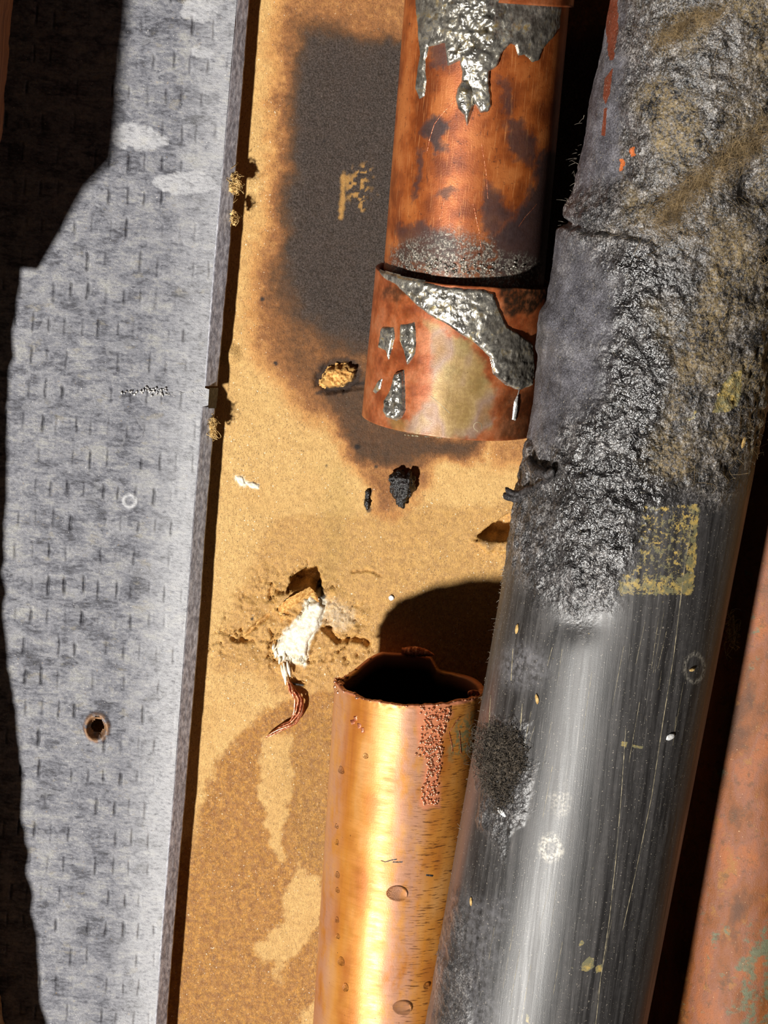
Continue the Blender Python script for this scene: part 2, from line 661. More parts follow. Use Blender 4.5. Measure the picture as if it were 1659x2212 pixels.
def mat_copper_lower():
    M = Mat('bright_copper')
    hor = M.noise(.55, 5, .65, M.vec(.22, .22, 2.2))
    hor2 = M.noise(.8, 4, .6, M.vec(.12, .12, 2.6))
    ver = M.noise(1.6, 4, .6, M.vec(1.0, 1.0, .05))
    big = M.noise(7, 3, .5, M.vec(1, 1, .5))
    c = M.ramp(M.thr(big, .3, .7), [(0, srgb(178, 106, 42)), (.5, srgb(202, 136, 62)), (1, srgb(212, 154, 90))])
    c = M.mix(M.thr(ver, .40, .72, 0, .55), c, srgb(206, 132, 44))
    lav = M.attr('lavender')
    c = M.mix(M.mul(lav, M.thr(M.noise(2.4, 4, .6, M.vec(1, 1, .5)), .3, .6)), c, srgb(190, 142, 120))
    scr = M.mul(M.thr(hor, .53, .64), M.add(.10, M.mul(M.attr('scratch'), .75)))
    c = M.mix(scr, c, srgb(84, 48, 26))
    c = M.mix(M.thr(hor2, .58, .72, 0, .25), c, srgb(150, 86, 34))
    sp = M.thr(M.noise(.45, 2, .5), .73, .78)
    c = M.mix(M.mul(sp, .8), c, srgb(60, 34, 18))
    gr = M.mul(M.attr('green'), M.thr(M.noise(1.0, 4, .6), .42, .58))
    c = M.mix(M.mul(gr, .8), c, srgb(120, 128, 92))
    c = M.mix(M.attr('raw'), c, srgb(220, 140, 104))
    c = M.mix(M.attr('inside'), c, srgb(26, 13, 8))  # shade inside the open pipe, painted as a near-black bore
    nb = M.bump(hor, .025, .7)
    nb = M.bump(M.noise(.3, 3, .6), .03, .5, nb)
    return M.out(c, M.thr(M.noise(1.4, 5, .65, M.vec(.3, .3, 1.2)), .3, .7, .34, .5), M.lerp(M.attr('inside'), .28, 0.0), nb, spec=M.lerp(M.attr('inside'), .45, .1))


def mat_raw_copper():
    M = Mat('torn_copper')
    n = M.noise(.6, 4, .65)
    c = M.ramp(M.thr(n, .3, .7), [(0, srgb(128, 58, 32)), (.6, srgb(196, 112, 76)), (1, srgb(240, 176, 142))])
    return M.out(c, .30, .55, M.bump(M.noise(.3, 3, .6), .12, .9))


def mat_patina_pipe():
    M = Mat('weathered_copper')
    n = M.noise(7, 4, .6, M.vec(1, 1, .45))
    m = M.noise(3.0, 5, .65, M.vec(1, 1, .7))
    c = M.ramp(M.thr(n, .32, .68), [(0, srgb(148, 82, 32)), (.35, srgb(126, 76, 50)), (.65, srgb(124, 68, 20)), (1, srgb(84, 46, 14))])
    c = M.mix(M.thr(m, .57, .66, 0, .8), c, srgb(140, 92, 34))
    gm = M.thr(M.add(M.noise(3.0, 6, .65), M.mul(M.attr('green'), .16)), .60, .72)
    c = M.mix(M.mul(gm, .85), c, M.mix(M.noise(.8, 3), srgb(54, 70, 52), srgb(112, 124, 96)))
    g = M.thr(M.noise(.35, 4, .65), .60, .70)
    c = M.mix(M.mul(g, .6), c, srgb(80, 42, 18))
    c = M.mix(M.thr(M.noise(2.0, 6, .75), .52, .66, 0, .6), c, srgb(78, 52, 24))
    sp = M.thr(M.noise(.3, 2, .5), .71, .76)
    c = M.mix(M.mul(sp, .5), c, srgb(232, 196, 150))
    return M.out(c, .5, .12, M.bump(M.noise(.25, 4, .7), .08, .9), spec=.4)


def mat_black_pipe():
    M = Mat('black_plastic')
    ch, pw = M.attr('char'), M.attr('powder')
    ax = M.noise(.5, 4, .65, M.vec(2.4, 2.4, .05, (0, BP_TILT, 0)))
    ax2 = M.noise(2.2, 5, .65, M.vec(1.6, 1.6, .06, (0, BP_TILT, 0)))
    mo = M.noise(1.2, 5, .7)
    c = M.mix(M.thr(ax2, .35, .7), srgb(34, 32, 32), srgb(74, 71, 70))
    c = M.mix(M.thr(mo, .40, .65, 0, .35), c, srgb(26, 24, 24))
    c = M.mix(M.thr(ax, .60, .72, 0, .40), c, srgb(150, 145, 138))
    c = M.mix(M.mul(M.attr('haze'), M.thr(mo, .35, .65)), c, srgb(140, 138, 142))
    c = M.mix(M.attr('brown'), c, srgb(116, 82, 70))
    # char: black glassy grains, powdery grey soot, ash
    gr = M.noise(.75, 5, .78)
    lg = M.noise(4.5, 4, .65)
    cc = M.ramp(M.thr(M.add(M.mul(M.noise(.32, 5, .8), .55), M.add(M.mul(gr, .3), M.mul(lg, .25))), .40, .74), [(0, srgb(5, 5, 5)), (.28, srgb(24, 23, 24)), (.48, srgb(72, 69, 70)), (.68, srgb(128, 124, 122)), (1, srgb(214, 208, 202))])  # pale end paints glints among the ash grains
    pc = M.ramp(M.thr(M.add(M.mul(M.noise(.25, 4, .8), .6), M.mul(lg, .4)), .32, .68), [(0, srgb(28, 27, 30)), (.5, srgb(80, 78, 83)), (1, srgb(132, 130, 136))])
    gz = M.attr('glassy')
    cc = M.mix(M.mul(gz, .8), cc, M.mix(M.thr(M.noise(.5, 3, .7), .45, .7), srgb(7, 7, 7), srgb(64, 60, 60)))
    cc = M.mix(pw, cc, pc)
    ol = M.attr('dust')
    cc = M.mix(M.mul(ol, M.thr(M.add(M.mul(M.noise(.55, 5, .75), .7), M.mul(lg, .3)), .42, .60)), cc, M.mix(M.noise(2.2, 5, .65), srgb(92, 79, 52), srgb(156, 135, 98)))
    cc = M.mix(M.mul(M.thr(M.noise(.30, 3, .65), .58, .66), .8), cc, srgb(7, 6, 6))
    c = M.mix(ch, c, cc)
    # worn yellow print, rust-red streaks
    pn = M.add(M.attr('paint'), M.mul(M.math('SUBTRACT', M.noise(.85, 5, .75), .5), 2.6))
    c = M.mix(M.thr(pn, .45, .62), c, M.mix(M.thr(M.noise(1.6, 4, .7), .40, .70), srgb(112, 108, 80), srgb(190, 160, 84)))
    c = M.mix(M.thr(M.add(M.attr('rust'), M.mul(M.math('SUBTRACT', M.noise(.6, 3, .6), .5), .5)), .4, .6), c, M.mix(M.attr('bright_rust'), srgb(104, 48, 28), srgb(196, 104, 48)))
    c = M.mix(M.mul(M.attr('worn'), M.thr(M.noise(.5, 4, .7), .40, .62)), c, srgb(190, 182, 166))
    sp = M.thr(M.noise(.30, 2, .5), .675, .71)
    c = M.mix(M.mul(sp, .6), c, srgb(180, 170, 154))
    nb = M.bump(ax, .03, .6)
    nb = M.bump(M.mul(M.noise(1.15, 2, .55), M.mul(ch, M.lerp(pw, M.lerp(gz, .5, .9), .2))), .8, 1.0, nb)
    nb = M.bump(M.mul(M.noise(.42, 2, .6), M.mul(ch, M.lerp(pw, 1.0, .6))), .22, 1.0, nb)
    nb = M.bump(M.noise(.22, 3, .6), .014, .7, nb)
    rg = M.lerp(ch, M.thr(ax2, .3, .7, .40, .56), M.lerp(M.math('MAXIMUM', pw, ol), M.lerp(gz, .42, .24), .55))
    return M.out(c, rg, 0.0, nb, spec=M.lerp(ch, .85, M.lerp(M.math('MAXIMUM', pw, ol), 1.0, .35)))


def plain(name, c1, c2, size=.8, rough=.6, metal=0.0, bump=.1, bsize=.3, spec=.5):
    M = Mat(name)
    c = M.mix(M.thr(M.noise(size, 4, .6), .35, .65), c1, c2)
    return M.out(c, rough, metal, M.bump(M.noise(bsize, 3, .65), bump, .9), spec=spec)


def mat_wood():
    M = Mat('rough_timber')
    g = M.noise(1.2, 5, .65, M.vec(1.5, 1.5, .06))
    c = M.ramp(M.thr(g, .3, .7), [(0, srgb(96, 58, 32)), (.5, srgb(150, 98, 60)), (1, srgb(184, 130, 86))])
    return M.out(c, .75, 0.0, M.bump(g, .3, .8))


def mat_water():
    M = Mat('water')
    M.b.inputs['Transmission Weight'].default_value = 1.0
    return M.out((1, .98, .95), .0, 0.0, IOR=1.33)

# ================================================================== surfaces of the place
WALL = Plane(0.0)
STUD_H = 6.2                                           # mm from the wall to the stud's face
STUD = Plane(STUD_H)
UP_PIPE = Cyl((1052.5, 0), (1005, 557), 19, 19, 14.55)
COUPL = Cyl((1005, 590), (973, 905), 19.6, 19.6, 16.2)
LO_PIPE = Cyl((881, 1530), (833, 2212), 18, 18, 14.0)
BLACK = Cyl((1564, 0), (1159, 2200), 42, 42, 19.9)
RIGHT = Cyl((1668, 1350), (1586, 2212), 16.5, 16.5, 16.2)
BP_TILT = -math.atan2(BLACK.a[0], BLACK.a[2])

# ------------------------------------------------------------------ wall_back: tan board, scorched, torn and damp
def build_board():
    x0, x1 = at(330, 1106, 0)[0] - 12, at(1230, 1106, 0)[0] + 4
    z0, z1 = at(829, 2260, 0)[2] - 8, at(829, -40, 0)[2] + 8
    xs = np.r_[np.linspace(-130, x0, 14)[:-1], np.arange(x0, x1, .24), np.linspace(x1, 130, 14)[1:]]
    zs = np.r_[np.linspace(-150, z0, 8)[:-1], np.arange(z0, z1, .26), np.linspace(z1, 150, 8)[1:]]
    U, V = np.meshgrid(xs, zs, indexing='ij')
    P0 = WALL.point(U, V)
    X, Y = project(P0)                                  # where each point shows in the photo, to place the marks
    w = lambda s, sd: (fbm(U / s, V / s, 4, sd) - .5) * 2
    Xw, Yw = X + 22 * w(3, 1) + 10 * w(.8, 2), Y + 22 * w(3, 3) + 10 * w(.8, 4)
    soft = lambda poly, s, xx=Xw, yy=Yw: sstep(sdf(poly, xx, yy), -s, s)
    # scorching, carried on behind the pipes to paint the shaded gap darker
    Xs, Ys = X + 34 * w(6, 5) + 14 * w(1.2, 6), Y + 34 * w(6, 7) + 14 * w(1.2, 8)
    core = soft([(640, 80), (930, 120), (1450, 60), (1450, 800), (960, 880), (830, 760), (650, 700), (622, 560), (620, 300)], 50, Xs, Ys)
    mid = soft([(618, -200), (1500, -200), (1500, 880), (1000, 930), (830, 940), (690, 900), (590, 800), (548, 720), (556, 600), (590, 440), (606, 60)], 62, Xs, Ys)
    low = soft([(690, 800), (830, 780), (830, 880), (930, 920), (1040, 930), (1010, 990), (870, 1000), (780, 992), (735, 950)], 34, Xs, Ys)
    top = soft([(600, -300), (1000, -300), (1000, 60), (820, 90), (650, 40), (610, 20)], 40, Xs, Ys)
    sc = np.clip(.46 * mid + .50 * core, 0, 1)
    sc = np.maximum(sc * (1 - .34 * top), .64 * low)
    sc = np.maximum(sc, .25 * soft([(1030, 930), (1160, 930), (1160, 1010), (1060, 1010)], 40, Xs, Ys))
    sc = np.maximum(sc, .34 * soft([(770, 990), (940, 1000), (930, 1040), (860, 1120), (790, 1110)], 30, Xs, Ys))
    # rings left by heat spots round the two lumps
    # damp
    Xd, Yd = X + 16 * w(2.2, 11) + 8 * w(.6, 12), Y + 16 * w(2.2, 13) + 8 * w(.6, 14)
    wet = .40 * soft([(590, 1120), (1200, 1080), (1200, 1500), (420, 1500), (470, 1400), (520, 1270)], 14, Xd, Yd)
    wet = np.maximum(wet, soft([(600, 1520), (740, 1480), (1300, 1480), (1300, 2400), (300, 2400), (390, 1850), (470, 1640), (530, 1570)], 9, Xd, Yd))
    wet = np.maximum(wet, .75 * soft([(440, 1500), (470, 1450), (480, 1500), (455, 1580), (425, 1600)], 8, Xd, Yd))
    for dp in ([(572, 1590), (632, 1585), (634, 1680), (618, 1760), (612, 1800), (622, 1860), (600, 1862), (578, 1800), (572, 1740), (555, 1700), (566, 1650)],
               [(690, 1890), (700, 1960), (680, 2010), (640, 2060), (612, 2080), (600, 2130), (590, 2080), (560, 2075), (550, 2040), (600, 2000), (620, 1950), (612, 1920), (640, 1900)],
               [(640, 1870), (668, 1885), (650, 1905), (635, 1890)],
               [(645, 2180), (690, 2150), (690, 2300), (630, 2300)],
               [(430, 1450), (560, 1460), (590, 1500), (530, 1545), (500, 1600), (440, 1620), (425, 1560)]):
        wet = wet * (1 - .92 * soft(dp, 6, Xd, Yd))
    wet = wet * (1 - .7 * sstep(455 - (X + (Y - 1600) * .105), -5, 18) * sstep(1900 - Y, 0, 150))
    # exposed core, bare paper, dark spots, crease and edge lines
    gyp = soft([(662, 1290), (690, 1283), (706, 1300), (694, 1350), (668, 1390), (662, 1440), (640, 1436), (600, 1425), (588, 1402), (622, 1352), (650, 1325)], 3.5, X + 6 * w(.6, 20), Y + 6 * w(.6, 21))
    fade = .55 * soft([(690, 1285), (745, 1300), (760, 1345), (700, 1360), (690, 1320)], 14)
    gyp = np.maximum(gyp, fade * .6)
    gyp = np.maximum(gyp, .9 * soft([(506, 1026), (524, 1030), (538, 1042), (560, 1048), (558, 1056), (538, 1050), (526, 1052), (512, 1040)], 3, X + 6 * w(.5, 22), Y + 6 * w(.5, 23)))
    bare = soft([(705, 800), (728, 784), (750, 786), (768, 800), (765, 818), (745, 834), (712, 836), (690, 826), (700, 812)], 4, X + 8 * w(.6, 24), Y + 8 * w(.6, 25))
    bare = np.maximum(bare, .8 * sstep(5 - line_dist([(742, 380), (740, 425), (737, 470)], X + 4 * w(.6, 26), Y), -3, 3) * 1)
    bare = np.maximum(bare, .75 * sstep(fbm(U / .7, V / .7, 3, 27) - .52, 0, .06) * soft([(735, 372), (755, 370), (800, 345), (808, 390), (790, 460), (765, 455)], 8))
    dark_marks = .9 * sstep(14 - np.hypot(X - 700, (Y - 800) * .8), -9, 9) * (fbm(U / .6, V / .6, 3, 30) > .42)
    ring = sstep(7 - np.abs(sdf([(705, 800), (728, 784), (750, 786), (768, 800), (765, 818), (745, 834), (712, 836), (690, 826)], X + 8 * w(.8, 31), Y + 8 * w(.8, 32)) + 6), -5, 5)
    dark_marks = np.maximum(dark_marks, ring * .8)
    dark_marks = np.maximum(dark_marks, .85 * sstep(4 - line_dist([(685, 850), (720, 842), (760, 832), (800, 822)], X, Y + 5 * w(1, 33)), -3, 3))  # darker line along the crease
    dark_marks = np.maximum(dark_marks, .9 * sstep(5.5 - line_dist([(800, 1062), (792, 1082), (795, 1102)], X + 6 * w(.6, 34), Y), -3, 3))
    dark_marks = np.maximum(dark_marks, .5 * soft([(1030, 1150), (1060, 1158), (1100, 1168), (1100, 1176), (1040, 1172)], 7))  # darker band along the gouge's lower lip
    for (ex, ey, er) in ((566, 646, 5), (596, 785, 5), (772, 965, 6), (700, 305, 3), (812, 1008, 4), (690, 1275, 9), (697, 1288, 7), (545, 1336, 4), (706, 1006, 3)):
        dark_marks = np.maximum(dark_marks, sstep(er - np.hypot(X - ex + 3 * w(.4, 35), Y - ey), -2, 2))
    # relief in mm, positive towards the camera
    D = .10 * w(1.0, 40) + .25 * w(9, 41)
    D += .16 * w(.5, 42) * np.clip(sc, 0, 1)
    rag = soft([(560, 1225), (700, 1215), (800, 1330), (800, 1440), (700, 1470), (560, 1450), (450, 1400), (470, 1360)], 30)
    D += rag * (.5 * w(2.0, 43) + .28 * w(.5, 44) - .9 * sstep(.06 - np.abs(w(3.0, 55)), 0, .05) * sstep(fbm(U / 5, V / 5, 2, 56), .42, .55))
    hole = soft([(622, 1276), (634, 1246), (660, 1230), (684, 1227), (690, 1250), (697, 1284), (684, 1286), (668, 1264), (645, 1268)], 4, X + 4 * w(.7, 45), Y + 4 * w(.7, 46))
    D -= 5.5 * hole
    rim = soft([(590, 1310), (600, 1275), (622, 1270), (650, 1268), (672, 1262), (690, 1285), (655, 1310), (640, 1335), (610, 1330)], 7)
    D += 1.3 * rim * (1 - hole)
    for cr, dep, wd in (([(588, 1262), (584, 1290), (600, 1312), (625, 1325)], .9, 3), ([(520, 1382), (545, 1360), (560, 1345), (578, 1330)], 1.1, 4),
                        ([(500, 1380), (520, 1384), (545, 1385)], .9, 4), ([(700, 1360), (712, 1368), (730, 1385), (770, 1380), (795, 1390)], 1.6, 5),
                        ([(585, 1360), (592, 1380), (590, 1395)], .8, 3), ([(640, 1475), (656, 1478)], .8, 3), ([(760, 1235), (800, 1232), (820, 1245)], .5, 2.5)):
        D -= dep * sstep(wd - line_dist(cr, X + 5 * w(.8, 47), Y + 5 * w(.8, 48)), -wd * .7, wd * .7)
    D -= 2.2 * soft([(690, 1358), (700, 1350), (712, 1352), (708, 1368), (698, 1370)], 3)
    D += .7 * soft([(588, 1402), (622, 1352), (662, 1300), (700, 1300), (690, 1350), (662, 1436), (600, 1425)], 5, X + 5 * w(.7, 49), Y + 5 * w(.7, 50))
    D += (1.0 + .5 * w(.8, 51)) * bare * soft([(690, 790), (775, 780), (775, 840), (690, 840)], 5)
    gouge = soft([(1034, 1158), (1060, 1138), (1100, 1112), (1125, 1120), (1125, 1162), (1080, 1166), (1050, 1162)], 4, X + 4 * w(.7, 52), Y + 4 * w(.7, 53))
    D -= 4.5 * gouge
    D += 1.2 * soft([(1020, 1168), (1050, 1158), (1125, 1166), (1125, 1190), (1050, 1186)], 7) * (1 - gouge)
    D -= .5 * ring
    D += .5 * sstep(4 - line_dist([(706, 855), (740, 850), (800, 842)], X, Y), -4, 4)
    # ridge that bulges the edge by the stud
    D += .8 * sstep(16 - np.hypot(X - 498, Y - 766), -14, 14)
    P = WALL.point(U, V, D)
    olive = .8 * soft([(690, 1010), (740, 1010), (760, 1120), (735, 1260), (690, 1260), (700, 1120)], 24) + .6 * soft([(600, 1600), (720, 1500), (720, 1900), (640, 1850)], 40)
    A = dict(olive=np.clip(olive, 0, 1), wet=wet, scorch_shade=sc, gypsum=np.clip(gyp, 0, 1), bare=np.clip(bare, 0, 1), dark_marks=np.clip(dark_marks, 0, 1))
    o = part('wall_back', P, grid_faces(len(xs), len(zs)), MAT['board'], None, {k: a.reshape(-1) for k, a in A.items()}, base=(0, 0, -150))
    tag(o, 'tan paper-faced board behind the pipes, scorched black, damp and torn', 'wall', kind='structure')
    return o


MAT = dict(bead=plain('copper_bead', srgb(206, 128, 88), srgb(250, 190, 150), .5, .16, .75, .06), board=mat_board(), zinc=mat_zinc(), lip=mat_lip(), copper_up=mat_copper_upper(), coupling=mat_coupling(), solder=mat_solder(),
           copper_lo=mat_copper_lower(), raw=mat_raw_copper(), patina=mat_patina_pipe(), black=mat_black_pipe(), wood=mat_wood(), water=mat_water(),
           plaster=plain('plaster', srgb(226, 214, 186), srgb(252, 246, 230), .6, .8),
           paper=plain('torn_paper', srgb(176, 118, 50), srgb(232, 184, 108), .6, .8, bump=.2),
           straw=plain('pale_fibre', srgb(170, 132, 70), srgb(222, 190, 128), .6, .8),
           charcoal=plain('charcoal', srgb(10, 9, 9), srgb(34, 30, 29), .5, .28, bump=.5, bsize=.5, spec=.8),
           burnt=plain('burnt_plastic', srgb(24, 22, 22), srgb(66, 62, 62), .6, .45, bump=.3, bsize=.5),
           lint=plain('grey_lint', srgb(18, 15, 13), srgb(110, 98, 84), .5, .9, bump=.0),
           web=plain('dusty_fibre', srgb(110, 90, 60), srgb(176, 150, 108), 2.5, .9, bump=.0),
           hair=plain('dark_fibre', srgb(70, 60, 50), srgb(190, 178, 160), .9, .6, bump=.0),
           chip=plain('white_chip', srgb(206, 208, 210), srgb(246, 244, 240), .7, .5),
           shiny=plain('bright_metal', srgb(190, 190, 192), srgb(240, 236, 228), .5, .3, .6, .15),
           yellow=plain('pale_scratch', srgb(96, 90, 74), srgb(186, 172, 138), 1.6, .6, bump=.02),
           sheet=plain('plasterboard', srgb(150, 120, 84), srgb(190, 164, 126), 1.2, .85, bump=.3))
build_board()

# ------------------------------------------------------------------ steel stud on the left
FACE_EDGE = [(-120, 522), (0, 512), (250, 490), (560, 464), (700, 453), (838, 443), (841, 452), (876, 450), (879, 436), (1000, 427), (1120, 417), (1400, 398), (1680, 377), (2000, 351), (2212, 336), (2330, 328)]
LIP_A = [(-120, 549), (0, 539), (250, 519), (560, 495), (700, 482), (838, 470)]
LIP_B = [(879, 465), (1000, 456), (1120, 446), (1400, 427), (1680, 404), (2000, 377), (2212, 361), (2330, 352)]


def build_stud():
    root = thing('steel_stud', at(250, 2330, STUD_H), 'galvanized steel stud with rows of dimples and an empty screw hole', 'stud')
    # face: rows follow the photo's scan lines, columns run from the left end to the cut edge
    ey = np.array([e[0] for e in FACE_EDGE], float)
    ex = np.array([e[1] for e in FACE_EDGE], float)
    py = np.r_[np.arange(-120, 836, 4.0), np.arange(836, 884, 1.0), np.arange(884, 2332, 4.0)]
    e = np.interp(py, ey, ex) + 1.2 * (fbm(py / 30, py * 0, 3, 5) - .5)
    s = np.linspace(0, 1, 330)
    eu, ev = STUD.uv(e, py)
    lu = at(-230, 1106, STUD_H)[0]
    U = lu + (eu - lu)[None, :] * s[:, None]
    V = ev[None, :] + (U - eu[None, :]) * math.tan(math.radians(-2.0))
    X, Y = project(STUD.point(U, V))
    # dimples: short upright dashes in rows
    c0u, c0v = STUD.uv(np.array(215.0), np.array(1268.0))
    lean = math.radians(-1.0)
    gu = (U - c0u) - (V - c0v) * math.tan(math.radians(5.0 - ROLL + 4.6)) * .0
    gv = (V - c0v) + (U - c0u) * math.tan(lean)
    pu, pv = 3.22, 6.25
    row = np.round(gv / pv)
    off = (_hash(row.astype(int), row.astype(int) * 0, row.astype(int) * 0, 3) - .5) * .5
    fu = (gu / pu + off) - np.round(gu / pu + off)
    colid = np.round(gu / pu + off).astype(int)
    fv = gv / pv - row
    rz = row.astype(int)
    z0 = rz * 0
    fu = fu + .22 * (_hash(colid, rz, z0, 13) - .5) + .10 * (fbm(U / 1.4, V / 1.4, 2, 14) - .5)
    fv = fv + .16 * (_hash(colid, rz, z0, 15) - .5)
    amp = np.clip(1.5 * _hash(colid, rz, z0, 9) - .15, 0, 1)
    lenr = .15 + .13 * _hash(colid, rz, z0, 11)
    wid = .10 + .16 * _hash(colid, rz, z0, 12)
    dash = sstep(wid - np.abs(fu) * pu, -.16, .12) * sstep(lenr - np.abs(fv), -.08, .05) * amp
    inside = sstep(418 - (X + (Y - 1106) * .085), -10, 20)
    dash = dash * inside * (.55 + .45 * sstep(fbm(U / 8, V / 8, 3, 4), .35, .55))
    D = -.26 * dash + .12 * (fbm(U / 5, V / 3, 4, 6) - .5) + .5 * (fbm(U / 30, V / 40, 2, 8) - .5)
    # screw hole with its burred, rusty collar; ring mark above it
    hr = np.hypot(X - 209 + 3 * (fbm(U / 1, V / 1, 2, 2) - .5), (Y - 1572) * .86)
    rust = .95 * sstep(27 - hr, -4, 4) * sstep(fbm(U / .8, V / .8, 3, 12), .32, .5)
    D += .55 * sstep(10 - np.abs(hr - 22), 0, 9) - 1.4 * sstep(19 - hr, -3, 3)
    rr = np.abs(np.hypot(X - 280, Y - 1082) - 13)
    chalk_sheen = .7 * sstep(3.5 - rr, -2, 2)
    D += .12 * sstep(4 - rr, -2, 2)
    for cx, cy, rx, ry, sd in ((428, 18, 40, 34, 1), (440, 115, 26, 16, 2), (300, 300, 60, 34, 3), (400, 395, 70, 26, 4)):
        chalk_sheen = np.maximum(chalk_sheen, .5 * sstep(1 - np.hypot((X - cx) / rx, (Y - cy) / ry) + 1.1 * (fbm(U / 2.5, V / 2, 3, 20 + sd) - .5), 0, .1))
    chalk_sheen = np.maximum(chalk_sheen, (.32 + .22 * sstep(Y, 500, 1300)) * sstep(70 - (np.interp(Y, ey, ex) - X), -60, 66))  # sheen along the cut edge, painted as a paler strip
    dk = (np.hypot(X - 207, (Y - 1536) * .7) < 0)
    P = STUD.point(U, V, D).reshape(-1, 3)
    F = grid_faces(len(s), len(py))
    hole = (hr < 15) | (np.hypot(X - 211, Y - 1548) < 6)
    keep = ~hole.reshape(-1)[F].all(1)
    A = {k: a.reshape(-1) for k, a in dict(dent=dash, rust=rust, chalk_sheen=chalk_sheen).items()}
    part('face', P, F[keep], MAT['zinc'], root, A)
    # thickness: return of the left side, back to the wall
    L = STUD.point(U[0, [0, -1]], V[0, [0, -1]])
    B = L.copy()
    B[:, 1] = -0.6
    part('web', np.concatenate([L, B]), np.array([[0, 1, 3, 2]]), MAT['zinc'], root, dict(dent=np.zeros(4), rust=np.zeros(4), chalk_sheen=np.zeros(4)))
    # bent lip, two lengths with a notch between them
    for name, edge in (('lip', LIP_A), ('lip', LIP_B)):
        yy = np.arange(edge[0][0], edge[-1][0] + .1, 6.0)
        fx = np.interp(yy, ey, ex)
        if edge is LIP_A:
            fx = np.interp(yy, [q[0] for q in FACE_EDGE[:6]], [q[1] for q in FACE_EDGE[:6]])
        else:
            fx = np.interp(yy, [q[0] for q in FACE_EDGE[8:]], [q[1] for q in FACE_EDGE[8:]])
        ox = np.interp(yy, [q[0] for q in edge], [q[1] for q in edge]) + 2.2 * (fbm(yy / 26, yy * 0, 3, 31) - .5)
        a = at(fx - 1.5, yy, STUD_H + .05)
        a0 = at(fx + 1.0, yy, STUD_H)
        b = at(ox, yy, STUD_H - 2.5)
        rows = [at(fx - 1.5, yy, STUD_H - .6), a, a0]
        for t in np.linspace(.08, 1, 14):
            q = a0 + (b - a0) * t
            q[:, 1] += .16 * (fbm(yy / 9, yy * 0 + t * 9, 3, 33) - .5) * math.sin(math.pi * t)
            rows.append(q)
        b2 = b + np.array([-.5, .5, 0])
        rows += [b2, at(fx - 4, yy, STUD_H - 1.0)]
        R = np.stack(rows, 0)
        part(name, R.reshape(-1, 3), grid_faces(len(rows), len(yy)), MAT['lip'], root)
    # dark gap piece seen in the notch: inner fold
    n0 = at(np.array([452, 450.0]), np.array([838, 882.0]), STUD_H - .1)
    n1 = at(np.array([472, 467.0]), np.array([838, 882.0]), STUD_H - 2.8)
    part('notch_fold', np.concatenate([n0, n1]), np.array([[0, 1, 3, 2]]), MAT['burnt'], root)
    # bright burrs scratched across the face below the notch
    items = []
    r2 = np.random.default_rng(3)
    for i in range(46):
        t = r2.random() ** .8
        x, y = 263 + 95 * t + r2.normal() * 3, 848 + r2.normal() * 5 - 3 * t
        c = at(x, y, STUD_H + .1 + .2 * r2.random())
        items.append((c, np.array([.10 + .25 * r2.random(), .14, .12 + .28 * r2.random()]), None))
    for i in range(20):
        c = at(360 + 85 * r2.random(), 850 + r2.normal() * 3, STUD_H + .08)
        items.append((c, np.array([.3, .06, .05]), None))
    V_, F_ = lumps(items, 1, 5, .3)
    o = part('scratch_burr', V_, F_, MAT['shiny'], root)
    o['kind'] = 'stuff'
    return root


build_stud()

# ------------------------------------------------------------------ plasterboard edge and timber batten at the left
def slab(name, edge_px, h0, h1, left_mm, mat, jag, seed, end_slope=0.0, **tg):
    """upright slab whose right edge follows photo points at height h0 over the wall"""
    yy = np.arange(edge_px[0][0], edge_px[-1][0] + .1, 8.0)
    xx = np.interp(yy, [q[0] for q in edge_px], [q[1] for q in edge_px])
    base = at(xx, yy, h0)
    hs = np.linspace(h0, h1, 8)
    rows = []
    lft = base.copy()
    lft[:, 0] -= left_mm
    rows.append(lft)
    for k, h in enumerate(hs):
        q = base.copy()
        q[:, 1] = -h
        q[-12:, 2] += end_slope * (h - h0) * np.linspace(0, 1, 12)
        q[:, 0] += jag * 2 * (fbm(yy / 40, yy * 0 + k * .6, 4, seed) - .5)
        rows.append(q)
    l2 = lft.copy()
    l2[:, 1] = -h1
    l2[-12:, 2] += end_slope * (h1 - h0) * np.linspace(0, 1, 12)
    rows.append(l2)
    R = np.stack(rows, 0)
    n, k = len(rows), len(yy)
    F = [list(map(int, f)) for f in grid_faces(n, k, wrap=True)]
    F.append([int(i * k) for i in range(n)][::-1])
    F.append([int(i * k + k - 1) for i in range(n)])
    o = part(name, R.reshape(-1, 3), F, mat, None, smooth=False, base=lft[-1])
    return tag(o, **tg)


slab('wall_left', [(-150, 34), (300, -8), (560, -34), (900, -62), (1120, -72), (1400, -72), (1600, -55), (1700, -40), (1900, -25), (2100, -5), (2330, 25)], STUD_H + .4, 20.0, 45, MAT['sheet'], 1.0, 71,
     label='cut edge of plasterboard sheet fixed over the steel stud', cat='wall', kind='structure')
slab('timber_batten', [(-150, 40), (0, 28), (300, 2), (480, -14), (690, -32)], 20.4, 46.0, 40, MAT['wood'], .35, 77, .45,
     label='rough brown timber batten standing in shade over the steel stud', cat='timber')


